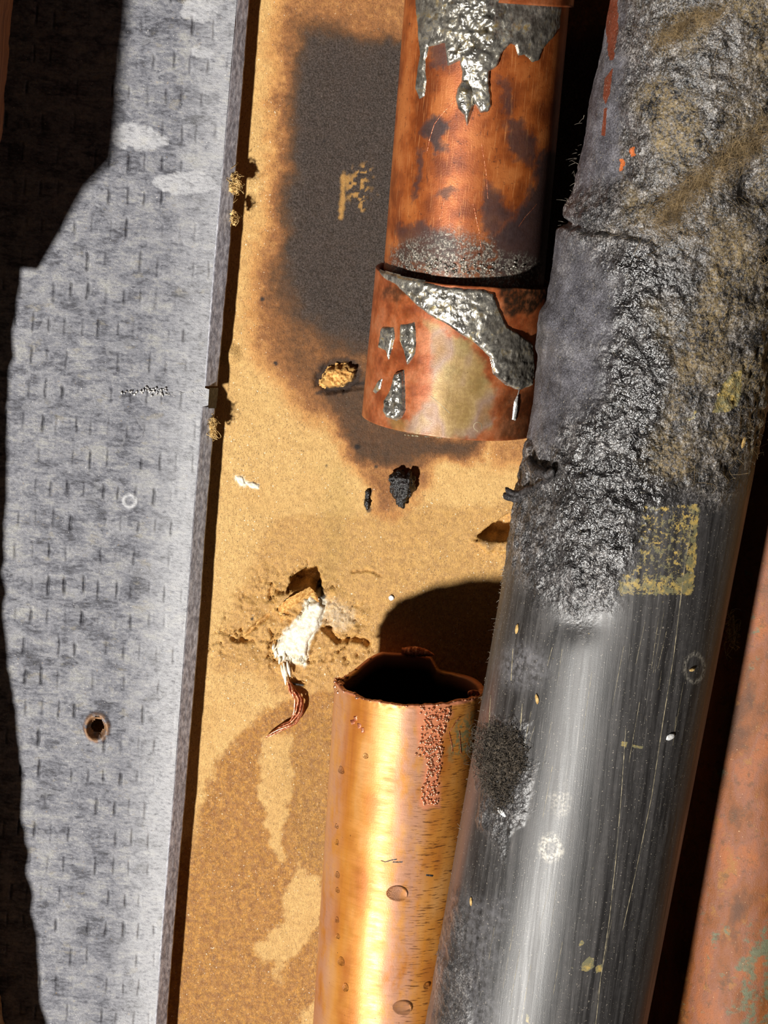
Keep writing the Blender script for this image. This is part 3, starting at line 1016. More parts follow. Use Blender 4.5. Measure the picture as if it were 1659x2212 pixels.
# ------------------------------------------------------------------ copper tubes
def tube(name, S, v0, v1, mat, parent, wall=1.1, step=.26, back=2.0, attr_fn=None, top_fn=None, disp_fn=None, inner=True, dense=110):
    """hollow tube: dense on the side that faces the room, rims closed"""
    am = math.radians(dense)
    th = np.r_[np.arange(-am, am, step / S.r), np.linspace(am, 2 * math.pi - am, 22)[:-1]]
    n = len(th)
    nv = int((v1 - v0) / step) + 1
    s = np.linspace(0, 1, nv)
    tv = np.full(n, v1) if top_fn is None else top_fn(th)
    Vv = v0 + (tv - v0)[:, None] * s[None, :]
    U = np.repeat((th * S.r)[:, None], nv, 1)
    D = disp_fn(U, Vv) if disp_fn else np.zeros_like(U)
    P = S.point(U, Vv, D)
    X, Y = project(P)
    A = attr_fn(U, Vv, X, Y) if attr_fn else {}
    rows = [P]
    k = 0
    if inner:
        vi = np.stack([tv, tv - .5, tv - 3, tv - 12, np.full(n, v0)], 1)
        di = np.array([-wall, -wall, -wall, -wall, -wall])[None, :] + np.zeros_like(vi)
        di[:, 0] += .25
        Ui = np.repeat((th * S.r)[:, None], vi.shape[1], 1)
        Pi = S.point(Ui, vi, di)
        rows.append(Pi)
        k = vi.shape[1]
    Pall = np.concatenate(rows, 1)
    F = grid_faces(n, nv + k, wrap=True)
    if inner:                                                # close the bottom rim
        i = np.arange(n)
        j = (i + 1) % n
        m = nv + k
        F = np.concatenate([F, np.stack([i * m + m - 1, j * m + m - 1, j * m, i * m], -1)])
    A2 = {}
    for q, a in A.items():
        tail = np.repeat(a[:, -1:], k, 1)
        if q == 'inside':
            tail = np.tile(np.r_[0, .6, np.ones(k - 2)], (n, 1))  # painted shade deepens from the rim into the bore
        A2[q] = np.concatenate([a, tail], 1).reshape(-1) if k else a.reshape(-1)
    return part(name, Pall.reshape(-1, 3), F, mat, parent, A2)


def vof(S, px, py):
    return float(S.uv(np.array(float(px)), np.array(float(py)))[1])


def build_upper():
    S, C = UP_PIPE, COUPL
    root = thing('copper_pipe_joint', S.point(np.array(0.), np.array(vof(C, 965, 925))), 'scorched copper pipe and coupling dripping with grey solder', 'pipe')

    def pa(U, V, X, Y):
        w = lambda s, sd: (fbm(U / s, V / s, 4, sd) - .5) * 2
        Xw, Yw = X + 16 * w(2.2, 1) + 8 * w(.7, 2), Y + 16 * w(2.2, 3) + 8 * w(.7, 4)
        soft = lambda p, s: sstep(sdf(p, Xw, Yw), -s, s)
        dark = soft([(930, 246), (962, 262), (960, 320), (938, 338), (926, 300), (912, 285)], 9)
        for p, s_, a in (([(1165, 320), (1215, 330), (1205, 600), (1070, 600), (1060, 510), (1110, 460), (1150, 400)], 14, 1.0),
                         ([(1085, 250), (1120, 262), (1165, 300), (1150, 360), (1110, 350), (1090, 300)], 12, .85),
                         ([(900, 320), (915, 330), (905, 430), (890, 440)], 9, .8),
                         ([(945, 410), (985, 400), (975, 430), (940, 432)], 8, .8),
                         ([(1050, 385), (1085, 420), (1110, 470), (1060, 520), (1045, 470)], 12, .9),
                         ([(860, 480), (910, 480), (960, 500), (990, 530), (980, 600), (860, 560)], 16, .85),
                         ([(1075, 160), (1110, 200), (1100, 260), (1080, 230)], 12, .7),
                         ([(920, 96), (970, 90), (968, 140), (925, 150)], 10, .8)):
            dark = np.maximum(dark, a * soft(p, s_))
        tin = soft([(850, 540), (960, 500), (1060, 515), (1080, 555), (1180, 560), (1180, 640), (840, 640)], 22)
        return dict(dark=dark, tin=tin)

    pp = tube('pipe', S, vof(S, 1000, 660), vof(S, 1060, -170), MAT['copper_up'], root, attr_fn=pa)

    def ca(U, V, X, Y):
        w = lambda s, sd: (fbm(U / s, V / s, 4, sd) - .5) * 2
        Xw, Yw = X + 14 * w(2.2, 1) + 7 * w(.7, 2), Y + 14 * w(2.2, 3) + 7 * w(.7, 4)
        soft = lambda p, s: sstep(sdf(p, Xw, Yw), -s, s)
        tint = soft([(920, 690), (1000, 728), (1040, 770), (1072, 860), (1064, 925), (1020, 950), (930, 950), (860, 935), (880, 905), (925, 860), (935, 780)], 20)
        tint = np.maximum(tint, .8 * soft([(840, 900), (900, 915), (930, 945), (850, 930)], 12))
        dark = soft([(1078, 618), (1190, 615), (1190, 650), (1150, 672), (1105, 684), (1080, 650)], 8)
        dark = np.maximum(dark, .8 * soft([(830, 622), (885, 622), (895, 640), (850, 648), (828, 640)], 9))
        dark = np.maximum(dark, .7 * soft([(1085, 850), (1150, 840), (1150, 960), (1080, 950)], 16))
        return dict(tint=tint, dark=dark)

    cp = tube('coupling', C, vof(C, 965, 947), vof(C, 993, 612), MAT['coupling'], root, wall=.75, attr_fn=ca,
         top_fn=lambda th: vof(C, 993, 618) + .25 * np.sin(th * 2.3 + .6) + .18 * (fbm(th * 5, th * 0, 3, 3) - .5) * 2)
    # the next fitting, entering from above the frame
    CU = Cyl((1052.5, 0), (1005, 557), 19, 19, 15.3)
    tube('fitting', CU, vof(CU, 1050, 4), vof(CU, 1060, -170), MAT['coupling'], root, wall=.7, step=.4,
         attr_fn=lambda U, V, X, Y: dict(tint=0 * U, dark=0 * U + .2))
    # solder
    coll = [(898, -25), (903, 60), (908, 120), (898, 190), (905, 214), (918, 208), (920, 165), (919, 128), (926, 100), (944, 96), (962, 92), (967, 140), (982, 134), (994, 128),
            (1000, 152), (997, 180), (1003, 200), (1020, 215), (1040, 244), (1056, 240), (1062, 228), (1058, 190), (1056, 152), (1072, 143), (1082, 116), (1100, 94), (1112, 98), (1120, 120), (1136, 118), (1150, 134),
            (1164, 130), (1172, 104), (1190, 84), (1208, 60), (1216, -25)]

    def th_coll(U, V):
        X, Y = project(S.point(U, V))
        mid_ = np.exp(-((X - 1025) / 62) ** 2)
        return .35 + 1.5 * mid_ * sstep(150 - Y, -60, 60) + .5 * np.exp(-((X - 1040) / 26) ** 2)

    def dk_coll(U, V, d, n):
        X, Y = project(S.point(U, V))
        q = 1 - np.exp(-((X - 1030) / 70) ** 2)
        return dict(dark=np.clip(.8 * q * sstep(fbm(U / 3, V / 3, 3, 90), .25, .5) + .35 * sstep(.45 - n, 0, .1), 0, 1))

    patch('solder_collar', S, [coll], MAT['solder'], pp, thick=.75, soft=.5, step=.17, rough=.6, rscale=1.3, warp=.25, seed=11, thick_fn=th_coll,
          attr_fn=dk_coll)
    patch('solder_drip', S, [[(1000, 172), (1012, 172), (1022, 200), (1024, 228), (1018, 246), (1010, 272), (1004, 250), (990, 235), (985, 210), (990, 188)]], MAT['solder'], pp,
          thick=1.6, soft=1.2, step=.12, rough=.15, warp=.12, seed=12, attr_fn=lambda U, V, d, n: dict(dark=0 * U))
    smear = [(819, 586), (850, 592), (900, 606), (950, 618), (1000, 624), (1040, 626), (1066, 632), (1074, 660), (1094, 704), (1128, 728), (1148, 742), (1150, 800), (1143, 832), (1122, 842),
             (1092, 831), (1066, 806), (1057, 770), (1030, 741), (1000, 724), (972, 704), (940, 686), (912, 668), (882, 640), (856, 614), (832, 602)]

    def th_sm(U, V):
        X, Y = project(C.point(U, V))
        return .55 + .5 * sstep(X, 1020, 1110) * sstep(Y, 690, 800) + .35 * np.exp(-((X - 1040) / 40) ** 2 - ((Y - 670) / 30) ** 2)

    def dk_sm(U, V, d, n):
        X, Y = project(C.point(U, V))
        q = 1.2 * sstep(X - .5 * (Y - 700), 1010, 1070) * sstep(835 - Y, 0, 30) * sstep(Y, 650, 700)
        return dict(dark=np.clip(.75 * q * sstep(d, 0, .8) + .6 * sstep(.40 - n, 0, .08), 0, 1))

    patch('solder_smear', C, [smear], MAT['solder'], cp, thick=.8, soft=.55, step=.16, rough=.55, rscale=1.2, warp=.2, seed=13, thick_fn=th_sm, attr_fn=dk_sm)
    z = lambda U, V, d, n: dict(dark=.6 * sstep(.45 - n, 0, .1))
    patch('solder_spot', C, [[(826, 708), (850, 706), (853, 730), (846, 752), (840, 776), (835, 757), (820, 752), (822, 728)]], MAT['solder'], cp, .45, .5, .12, .5, seed=14, warp=.15, attr_fn=z)
    patch('solder_spot', C, [[(866, 702), (896, 697), (899, 740), (896, 766), (880, 788), (873, 760), (865, 735)]], MAT['solder'], cp, .45, .5, .12, .5, seed=15, warp=.15, attr_fn=z)
    patch('solder_drip', C, [[(856, 806), (873, 800), (875, 845), (876, 886), (868, 902), (856, 908), (840, 902), (832, 884), (836, 862), (847, 840)]], MAT['solder'], cp, 1.3, 1.1, .12, .35, seed=16, warp=.12, attr_fn=z)
    patch('solder_spot', C, [[(818, 822), (826, 818), (822, 840), (812, 850), (806, 846)]], MAT['solder'], cp, .3, .4, .12, .3, seed=17, warp=.1, attr_fn=z)
    patch('solder_spot', C, [[(1111, 866), (1118, 852), (1117, 880), (1113, 908), (1106, 906)]], MAT['shiny'], cp, .35, .35, .1, .4, seed=18, warp=.1)
    ribbon('solder_thread', C, [(1122, 840), (1119, 852), (1115, 866)], .25, MAT['shiny'], cp, .1, 16)
    # tinned crumbs above the coupling
    r2 = np.random.default_rng(5)
    items = []
    for i in range(70):
        x, y = 1000 + 75 * r2.normal() * .8, 583 - abs(r2.normal()) * 16
        if not 870 < x < 1150:
            continue
        y += 12 * (1 - ((x - 1010) / 170) ** 2) - 6
        u, v = S.uv(np.array(x), np.array(y))
        items.append((S.point(u, v, .05), np.array([.15, .12, .12]) * (1 + 1.5 * r2.random()), None))
    V_, F_ = lumps(items, 1, 9, .35)
    part('solder_crumbs', V_, F_, MAT['solder'], pp, dict(dark=np.zeros(len(V_))))['kind'] = 'stuff'
    # fine bright scratches
    for pts, wd in (([(985, 216), (960, 240), (938, 268), (928, 300), (922, 330)], .22), ([(960, 425), (957, 455), (948, 476)], .2),
                    ([(1040, 310), (1050, 370), (1054, 430)], .14), ([(1022, 440), (1035, 500), (1040, 540)], .16), ([(1160, 440), (1135, 468), (1120, 490)], .2)):
        ribbon('scratch', S, pts, wd, MAT['raw'], pp, .03, 30)
    for pts, wd in (([(930, 855), (950, 872), (972, 893)], .16), ([(1026 + 4, 922 + 12)] + [(1032 + 9 * math.cos(q * .5), 921 + 9 * math.sin(q * .5)) for q in range(3, 15)], .14)):
        ribbon('scratch', C, pts, wd, MAT['yellow'], cp, .05, 30)
    # ragged rim crumbs under the coupling
    items = []
    for i in range(26):
        x = 870 + 200 * r2.random()
        y = 947 - ((x - 975) / 175) ** 2 * 12 + (x - 975) * .015
        u, v = C.uv(np.array(x), np.array(y - 3))
        items.append((C.point(u, v - .1, -.25), np.array([.16, .14, .1]) * (1 + r2.random()), None))
    V_, F_ = lumps(items, 1, 10, .35)
    part('rim_crumbs', V_, F_, MAT['yellow'], cp)['kind'] = 'stuff'


build_upper()


def rim_lo(th):
    """height of the torn rim round the lower pipe"""
    S = LO_PIPE
    base = vof(S, 880, 1524)
    t = np.arctan2(np.sin(th), np.cos(th))                 # 0 = towards the room, +-pi = wall side
    j = .28 * (fbm(t * 6 + 9, t * 0, 3, 4) - .5) * 2 + .16 * (fbm(t * 17 + 3, t * 0, 2, 6) - .5) * 2
    tb = np.mod(t, 2 * math.pi)
    back = 2.3 * sstep(tb, 2.74, 2.88) * sstep(4.05 - tb, 0, .5) + .25 * (fbm(tb * 9, tb * 0, 3, 7) - .5) * sstep(tb, 2.6, 2.8)
    dip = -.35 * np.exp(-((t - 2.55) / .2) ** 2)
    left = -1.3 * np.exp(-((t + 2.0) / .33) ** 2) + .45 * np.exp(-((t - .7) / .5) ** 2)
    return base + j + back + dip + left


def build_lower():
    S = LO_PIPE
    root = thing('copper_pipe', S.point(np.array(0.), np.array(vof(S, 825, 2330))), 'bright copper pipe with a torn open end, wet with drops', 'pipe')

    def a(U, V, X, Y):
        w = lambda s, sd: (fbm(U / s, V / s, 4, sd) - .5) * 2
        Xw, Yw = X + 10 * w(2.2, 1), Y + 18 * w(2.2, 3)
        soft = lambda p, s: sstep(sdf(p, Xw, Yw), -s, s)
        t = U / S.r
        lav = .75 * sstep(np.abs(t - .12), .34, .10) * sstep(Y, 1560, 1640) + .6 * sstep(t, -.75, -1.1)
        lav = np.maximum(lav, .8 * soft([(860, 1525), (930, 1530), (905, 1640), (860, 1620)], 14))
        scr = sstep(t, -.05, .35)
        green = soft([(985, 1560), (1030, 1540), (1035, 1610), (1005, 1640), (970, 1640), (975, 1600)], 12)
        raw = .8 * soft([(900, 1520), (980, 1520), (965, 1560), (950, 1650), (948, 1740), (908, 1740), (920, 1660), (905, 1600)], 7)
        raw = np.maximum(raw, sstep(V, vof(S, 880, 1529), vof(S, 880, 1522)))
        return dict(lavender=np.clip(lav, 0, 1), scratch=scr, green=green, raw=raw, inside=0 * U)

    def dsp(U, V):
        t = U / S.r
        v1 = vof(S, 880, 1524)
        near = np.exp((V - v1) / .9)
        return .28 * (fbm(U / .7, V / .5, 3, 8) - .5) * np.clip(near, 0, 1.5) + .05 * (fbm(U / 6, V / 9, 2, 9) - .5)

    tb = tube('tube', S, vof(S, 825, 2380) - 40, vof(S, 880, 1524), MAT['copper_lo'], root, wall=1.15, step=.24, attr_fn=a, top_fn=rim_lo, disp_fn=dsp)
    # torn burrs on the left of the rim and the curled flap at the back
    r2 = np.random.default_rng(8)
    items = []
    for i in range(60):
        t = -1.65 + r2.normal() * .38
        top = float(rim_lo(np.array([t]))[0])
        c = S.point(np.array(t * S.r), np.array(top - abs(r2.normal()) * .9 + .2), -.35 + .5 * r2.normal() * .6)
        items.append((c, np.array([.30, .30, .22]) * (.7 + .9 * r2.random()), None))
    for i in range(40):
        t = r2.uniform(-1.2, 1.3)
        top = float(rim_lo(np.array([t]))[0])
        c = S.point(np.array(t * S.r), np.array(top - .1 * r2.random()), .08 * r2.normal() - .1)
        items.append((c, np.array([.22, .18, .16]) * (.6 + .7 * r2.random()), None))
    V_, F_ = lumps(items, 2, 4, .4)
    part('burr', V_, F_, MAT['bead'], tb)['kind'] = 'stuff'
    # flap torn inwards from the wall side
    tt = np.linspace(0, 1, 26)
    path_px = np.array([(868, 1400), (884, 1397), (902, 1397), (922, 1403), (938, 1414)])
    s = np.linspace(0, 1, len(path_px))
    X, Y = np.interp(tt, s, path_px[:, 0]), np.interp(tt, s, path_px[:, 1])
    h = 4.6 + 2.2 * tt
    q = at(X, Y, h)
    wd = 1.7 * np.sin(np.pi * np.clip(tt * .8 + .2, 0, 1)) + .25
    lo = q + np.stack([0 * wd, -wd * .25, -wd], -1)
    mid_ = (q + lo) / 2 + np.array([0, -.25, 0])
    R = np.stack([q + [0, .3, 0], q, mid_, lo, lo + [0, .3, 0]], 0)
    R = R + .14 * (rng.random(R.shape) - .5)
    part('torn_flap', R.reshape(-1, 3), grid_faces(5, 26), MAT['raw'], tb)
    # small curl at the right of the opening
    th = np.linspace(0, 4.8, 30)
    c0 = S.point(np.array(1.25 * S.r), np.array(vof(S, 880, 1524) - .1), -1.0)
    P = c0 + np.stack([np.cos(th) * 1.0 * (1 - th / 9) - .5, -.3 * np.sin(th), np.sin(th) * 1.1 * (1 - th / 9)], -1)
    V_, F_ = tube_arrays([P], [.33 + .1 * np.sin(th * 3)], 6)
    part('curl', V_, F_, MAT['raw'], tb)
    # molten beads run down from the rim
    trail = uvpoly(S, [(905, 1526), (975, 1528), (968, 1552), (958, 1600), (954, 1650), (948, 1690), (946, 1738), (910, 1740), (912, 1700), (922, 1670), (918, 1635), (898, 1630), (908, 1600), (912, 1560)])
    lo_, hi_ = trail.min(0), trail.max(0)
    items = []
    while len(items) < 400:
        u, v = lo_ + (hi_ - lo_) * r2.random(2)
        if sdf(trail, np.array(u), np.array(v)) > 0:
            r = .11 + .19 * r2.random()
            items.append((S.point(np.array(u), np.array(v), .04), np.array([r, r * .8, r * 1.05]), None))
    V_, F_ = lumps(items, 2, 6, .15)
    part('copper_beads', V_, F_, MAT['bead'], tb)['kind'] = 'stuff'
    for pts in ([(978, 1624), (976, 1608), (970, 1580)], [(996, 1628), (994, 1600), (992, 1578)], [(972, 1580), (984, 1560), (994, 1548)]):
        ribbon('scratch', S, pts, .3, MAT['raw'], tb, .08, 20)
    for x, y in ((762, 1560), (768, 1552), (776, 1568), (784, 1578)):
        patch('scuff', S, [[(x - 4, y - 5), (x + 3, y - 6), (x + 4, y + 4), (x - 2, y + 6)]], MAT['raw'], tb, .12, .25, .1, .3, seed=int(x))
    for pts in ([(822, 1858), (832, 1862), (845, 1858), (858, 1856)], [(848, 1862), (870, 1862)], [(920, 1890), (936, 1892)]):
        ribbon('stain', S, pts, .55, MAT['burnt'], tb, .02, 24, .2)


build_lower()

# water drops: each lies on the lower pipe
DROPS = [(857, 1930, 23, 17, 'large oval water drop, the upper of two on the copper pipe'),
         (868, 2177, 21, 16, 'large tilted water drop, the lowest on the copper pipe'),
         (738, 2077, 7, 10, None), (747, 2133, 6.5, 10, None), (731, 2023, 4, 6, None), (729, 1987, 4, 7, None), (730, 1923, 4, 6, None), (730, 1890, 4.5, 7, None),
         (790, 1633, 6, 6, None), (738, 1664, 6, 8, None), (920, 2130, 6, 8, None), (729, 1820, 4, 6, None), (728, 1785, 3.5, 5, None)]


def build_drops():
    V0, F0 = ico(4)
    for x, y, rx, ry, lab in DROPS:
        S = LO_PIPE
        u, v = S.uv(np.array(float(x)), np.array(float(y)))
        k = mm_per_px(S.point(u, v))
        t = float(u) / S.r
        a, b = rx * k / max(.35, math.cos(t)), ry * k
        n = V0.copy()
        hgt = .8 * min(a, b) + .1
        rot = math.radians(-18 if y > 2150 else (-8 if rx > 20 else 0))
        uu = n[:, 0] * a * math.cos(rot) - n[:, 2] * b * math.sin(rot)
        vv = n[:, 0] * a * math.sin(rot) + n[:, 2] * b * math.cos(rot)
        vv = vv - .12 * b * n[:, 0] ** 2
        d = np.where(n[:, 1] < 0, -n[:, 1] * hgt, -n[:, 1] * .06)
        P = S.point(float(u) + uu, float(v) + vv, d)
        o = part('water_drop', P, F0, MAT['water'], None, base=S.point(u, v))
        if not lab:
            lab = ('tiny water drop in the row down the left flank of the copper pipe' if x < 750 and y > 1700 else
                   'small water drop on the copper pipe touching the black pipe' if x > 900 else
                   'round water drop close below the torn copper rim' if x > 750 else
                   'small clear drop high on the left flank of the copper pipe')
        tag(o, lab, 'drop', 'water drops on the copper pipe')


build_drops()


# ------------------------------------------------------------------ weathered copper pipe on the right
def build_right():
    S = RIGHT
    root = thing('weathered_pipe', S.point(np.array(0.), np.array(vof(S, 1590, 2330))), 'weathered brown copper pipe with green patina behind the black pipe', 'pipe')
    tube('tube', S, vof(S, 1590, 2380) - 60, vof(S, 1680, 900) + 120, MAT['patina'], root, step=.6, dense=120,
         attr_fn=lambda U, V, X, Y: dict(green=sstep(X, 1560, 1620) * sstep(Y, 1950, 2050)))
    return root


build_right()


# ------------------------------------------------------------------ black drain pipe
def build_black():
    S = BLACK
    root = thing('drain_pipe', S.point(np.array(0.), np.array(vof(S, 1140, 2330))), 'leaning black plastic drain pipe, charred and crusted along its upper half', 'pipe')

    def fields(U, V, X, Y):
        w = lambda s, sd: (fbm(U / s, V / s, 4, sd) - .5) * 2
        Xw, Yw = X + 34 * w(4, 1) + 14 * w(1.0, 2), Y + 34 * w(4, 3) + 14 * w(1.0, 4)
        soft = lambda p, s, xx=Xw, yy=Yw: sstep(sdf(p, xx, yy), -s, s)
        char = soft([(1000, -400), (2300, -400), (2300, 985), (1640, 1010), (1560, 1080), (1400, 1090), (1380, 1180), (1330, 1270), (1260, 1340), (1180, 1300), (1120, 1240), (1060, 1180), (1060, 900)], 46)
        char = np.maximum(char, .7 * soft([(1040, 1560), (1140, 1560), (1150, 1640), (1120, 1760), (1080, 1860), (1040, 1780)], 14))
        char = np.maximum(char, .6 * soft([(985, 1930), (1010, 2000), (1020, 2160), (960, 2300), (930, 2140)], 16))
        smooth_l = soft([(1000, 480), (1230, 480), (1330, 600), (1310, 760), (1270, 900), (1200, 950), (1000, 960)], 40)
        smooth_t = soft([(1200, -200), (1345, -200), (1345, 380), (1240, 420)], 26)
        return w, Xw, Yw, soft, char, np.maximum(smooth_l, smooth_t)

    def a(U, V, X, Y):
        w, Xw, Yw, soft, char, sm = fields(U, V, X, Y)
        dust = soft([(1420, -300), (2300, -300), (2300, 700), (1500, 640), (1400, 480), (1330, 470), (1380, 300)], 50) * .75
        dust = np.maximum(dust, .9 * soft([(1430, 640), (2200, 600), (2200, 1010), (1560, 1075), (1400, 1000), (1460, 840)], 45))
        dust = dust * (.25 + 1.2 * sstep(fbm(U / 6, V / 6, 4, 70), .38, .65))
        paint = soft([(1392, 1092), (1512, 1088), (1506, 1180), (1496, 1286), (1336, 1286), (1334, 1254), (1376, 1214), (1378, 1140)], 6, X, Y) * (.42 + .28 * sstep(np.abs(X - 1505 + (Y - 1190) * .08), 30, 10) + .22 * sstep(Y, 1235, 1262))
        paint = np.maximum(paint, .95 * soft([(1538, 892), (1556, 838), (1580, 806), (1604, 800), (1602, 846), (1596, 876), (1570, 890)], 5, X, Y))
        paint = np.maximum(paint, .7 * soft([(1484, 904), (1512, 876), (1500, 905), (1488, 918)], 6, X, Y))
        for p in ([(1342, 1600), (1356, 1604), (1352, 1614), (1340, 1610)], [(1364, 1609), (1390, 1612), (1386, 1618), (1366, 1614)],
                  [(1258, 2080), (1272, 2066), (1284, 2072), (1282, 2090), (1268, 2100), (1256, 2096)], [(1286, 2088), (1302, 2082), (1300, 2098), (1288, 2102)],
                  [(1136, 2190), (1142, 2192), (1144, 2212), (1138, 2210)], [(1252, 2034), (1260, 2030), (1262, 2040), (1252, 2044)]):
            paint = np.maximum(paint, 1.1 * soft(p, 2, X, Y))
        rust = soft([(1312, -60), (1334, -60), (1336, 60), (1326, 130), (1316, 130), (1308, 60)], 6, X + 4 * w(.8, 5), Y)
        rust = np.maximum(rust, soft([(1324, 146), (1318, 200), (1308, 226), (1302, 210), (1306, 170)], 4, X, Y))
        rust = np.maximum(rust, .8 * soft([(1304, 232), (1312, 232), (1308, 296), (1298, 294)], 5, X, Y))
        b1 = np.maximum(soft([(1358, 322), (1370, 318), (1374, 334), (1362, 340)], 4, X + 7 * w(.6, 8), Y + 7 * w(.6, 9)), soft([(1337, 342), (1348, 344), (1350, 366), (1342, 374)], 4, X + 7 * w(.6, 8), Y + 7 * w(.6, 9)))
        rust = np.maximum(rust, b1)
        worn = .6 * sstep(8 - np.abs(np.hypot((X - 1191), (Y - 1832) * .85) - 20), -4, 4) + .3 * sstep(26 - np.hypot(X - 1191, Y - 1832), -6, 6)
        worn = np.maximum(worn, .5 * sstep(4 - np.abs(np.hypot((X - 1500) / .7, Y - 1443) - 30), -3, 3))
        worn = np.maximum(worn, .5 * soft([(1190, 1715), (1222, 1715), (1214, 1760), (1186, 1765)], 8))
        haze = .55 * sstep(40 - np.hypot((X - 1130) * .8, (Y - 1440) * .9), -25, 25) + .45 * sm
        haze = haze + .35 * soft([(1010, 1950), (1090, 1950), (1060, 2260), (930, 2260)], 40)
        brown = .45 * sstep(10 - np.abs(X - (1042 - .186 * (Y - 1600))), -10, 10) * sstep(Y, 1380, 1560)
        glassy = soft([(1250, 560), (1400, 530), (1480, 700), (1430, 900), (1470, 1080), (1370, 1190), (1310, 1270), (1210, 1190), (1180, 1050), (1270, 900), (1285, 720)], 40)
        glassy = glassy * (.5 + .5 * sstep(fbm(U / 3, V / 3, 3, 76), .35, .6))
        return dict(char=char, glassy=glassy, powder=sm * (.6 + .4 * sstep(fbm(U / 4, V / 4, 3, 75), .3, .6)), dust=np.clip(dust, 0, 1), paint=paint, rust=rust, bright_rust=b1, worn=np.clip(worn, 0, 1), haze=np.clip(haze, 0, .9), brown=brown)

    def dsp(U, V):
        X, Y = project(S.point(U, V))
        w, Xw, Yw, soft, char, sm = fields(U, V, X, Y)
        crust = (fbm(U / 1.5, V / 1.5, 3, 21, .6) - .45) * 3.2 + (fbm(U / 5, V / 5, 3, 22) - .5) * 2.6
        D = char ** 2 * (1 - .72 * sm) * crust * .40
        # melted sags: bulges along the left edge, crease and ledge under the top section
        D += .7 * char * (fbm(U / 14, V / 11, 2, 23) - .5) * 2
        led = line_dist([(1210, 478), (1260, 492), (1330, 500), (1395, 512), (1430, 520)], X, Y + 8 * w(1.5, 6))
        D -= 1.2 * sstep(9 - led, -7, 7) * sstep(1440 - X, 0, 60)
        D += .9 * sstep(X, 1260, 1200) * sstep(Y, 470, 500) * sstep(900 - Y, 0, 200)
        D -= 1.1 * sstep(460 - Y, 0, 70) * sstep(X, 1420, 1330)
        D += .8 * sstep(22 - np.hypot(X - 1186, (Y - 690) * .8), -12, 12) + .6 * sstep(18 - np.hypot(X - 1172, (Y - 740) * .8), -10, 10)
        dent = np.exp(-((X - 1245) / 60) ** 2 - ((Y - 1345) / 34) ** 2)
        D -= .55 * dent
        D -= .7 * sstep(5 - line_dist([(1145, 950), (1160, 1000), (1180, 1030)], X, Y + 6 * w(1, 7)), -4, 4)
        D += .5 * (fbm(U / 3, V / 3, 3, 24) - .5) * soft([(1440, 250), (2200, 150), (2200, 650), (1450, 640)], 60) * 2
        D -= 2.2 * np.exp(-((X - 1620) / 38) ** 2 - ((Y - 400) / 55) ** 2)
        return D

    pp = tube('pipe', S, vof(S, 1150, 2420) - 70, vof(S, 1564, 0) + 22, MAT['black'], root, wall=3.0, step=.27, dense=105, attr_fn=a, disp_fn=dsp)
    for pts, wd in (([(1494, 1135), (1478, 1230), (1455, 1420), (1432, 1560), (1408, 1720), (1372, 1890), (1345, 2010)], .17), ([(1352, 1570), (1342, 1720), (1330, 1860), (1316, 1990), (1298, 2110), (1284, 2240)], .15),
                    ([(1060, 1500), (1056, 1570)], .3), ([(1108, 1400), (1104, 1470)], .25), ([(1128, 1520), (1124, 1580)], .28)):
        ribbon('scratch', S, pts, wd, MAT['yellow'], pp, .05, 120, .5)
    r3 = np.random.default_rng(44)
    for i in range(26):
        y0 = r3.uniform(1300, 2120)
        off_, ln = r3.uniform(-190, 190), r3.uniform(30, 150)
        x0 = 1325 - .184 * (y0 - 1300) + off_
        ribbon('scratch', S, [(x0, y0), (x0 - .184 * ln + r3.normal() * 3, y0 + ln)], r3.uniform(.06, .14), MAT['yellow'], pp, .02, 40, .6)
    # strip of melted plastic curled off the side
    for pts, r0, hh in (([(1086, 1066), (1100, 1074), (1122, 1076), (1146, 1066), (1172, 1050), (1198, 1024)], .75, (44, 45, 46, 48, 52, 57)),
                        ([(1090, 1054), (1104, 1064), (1126, 1068), (1150, 1056), (1172, 1040)], .55, (45, 46, 47, 50, 54)),
                        ([(1142, 985), (1148, 1004), (1160, 1020), (1184, 1028), (1196, 1016)], .8, (49, 51, 53, 56, 58))):
        q = np.array([at(x, y, h) for (x, y), h in zip(pts, hh)])
        t = np.linspace(0, len(q) - 1, 30)
        P = np.stack([np.interp(t, np.arange(len(q)), q[:, i]) for i in range(3)], -1)
        P = P + .35 * (np.stack([fbm(t * 1.5, t * 0 + i, 3, 40 + i) for i in range(3)], -1) - .5) * 2
        rr = r0 * (.55 + .9 * fbm(t * 1.2, t * 0, 3, 44)) * np.sqrt(np.clip(np.minimum(t * 2 + .02, (t[-1] - t) * 2 + .02), 0, 1))
        V_, F_ = tube_arrays([P], [rr], 8)
        part('melted_strip', V_, F_, MAT['burnt'], pp)
    # bristles of plastic along the left edge
    r2 = np.random.default_rng(12)
    paths, rad = [], []
    for i in range(150):
        y = r2.choice([r2.uniform(300, 800), r2.uniform(1300, 1620), r2.uniform(1320, 1360), r2.uniform(1600, 2200)])
        v = vof(S, 1564 - .184 * y, y)
        u = -S.r * r2.uniform(1.35, 1.75)
        p = S.point(np.array(u), np.array(v), 0)
        n = S.point(np.array(u), np.array(v), 1.0) - p
        L = r2.uniform(.2, 1.0) * (1.2 if y < 800 else .6)
        d = n + .6 * r2.normal(size=3)
        s = np.linspace(0, 1, 5)[:, None]
        paths.append(p + d * L * s + np.array([0, 0, -.3]) * L * s ** 2)
        rad.append(np.linspace(.045, .015, 5))
    V_, F_ = tube_arrays(paths, rad, 3)
    part('bristles', V_, F_, MAT['hair'], pp)['kind'] = 'stuff'
    return root


build_black()


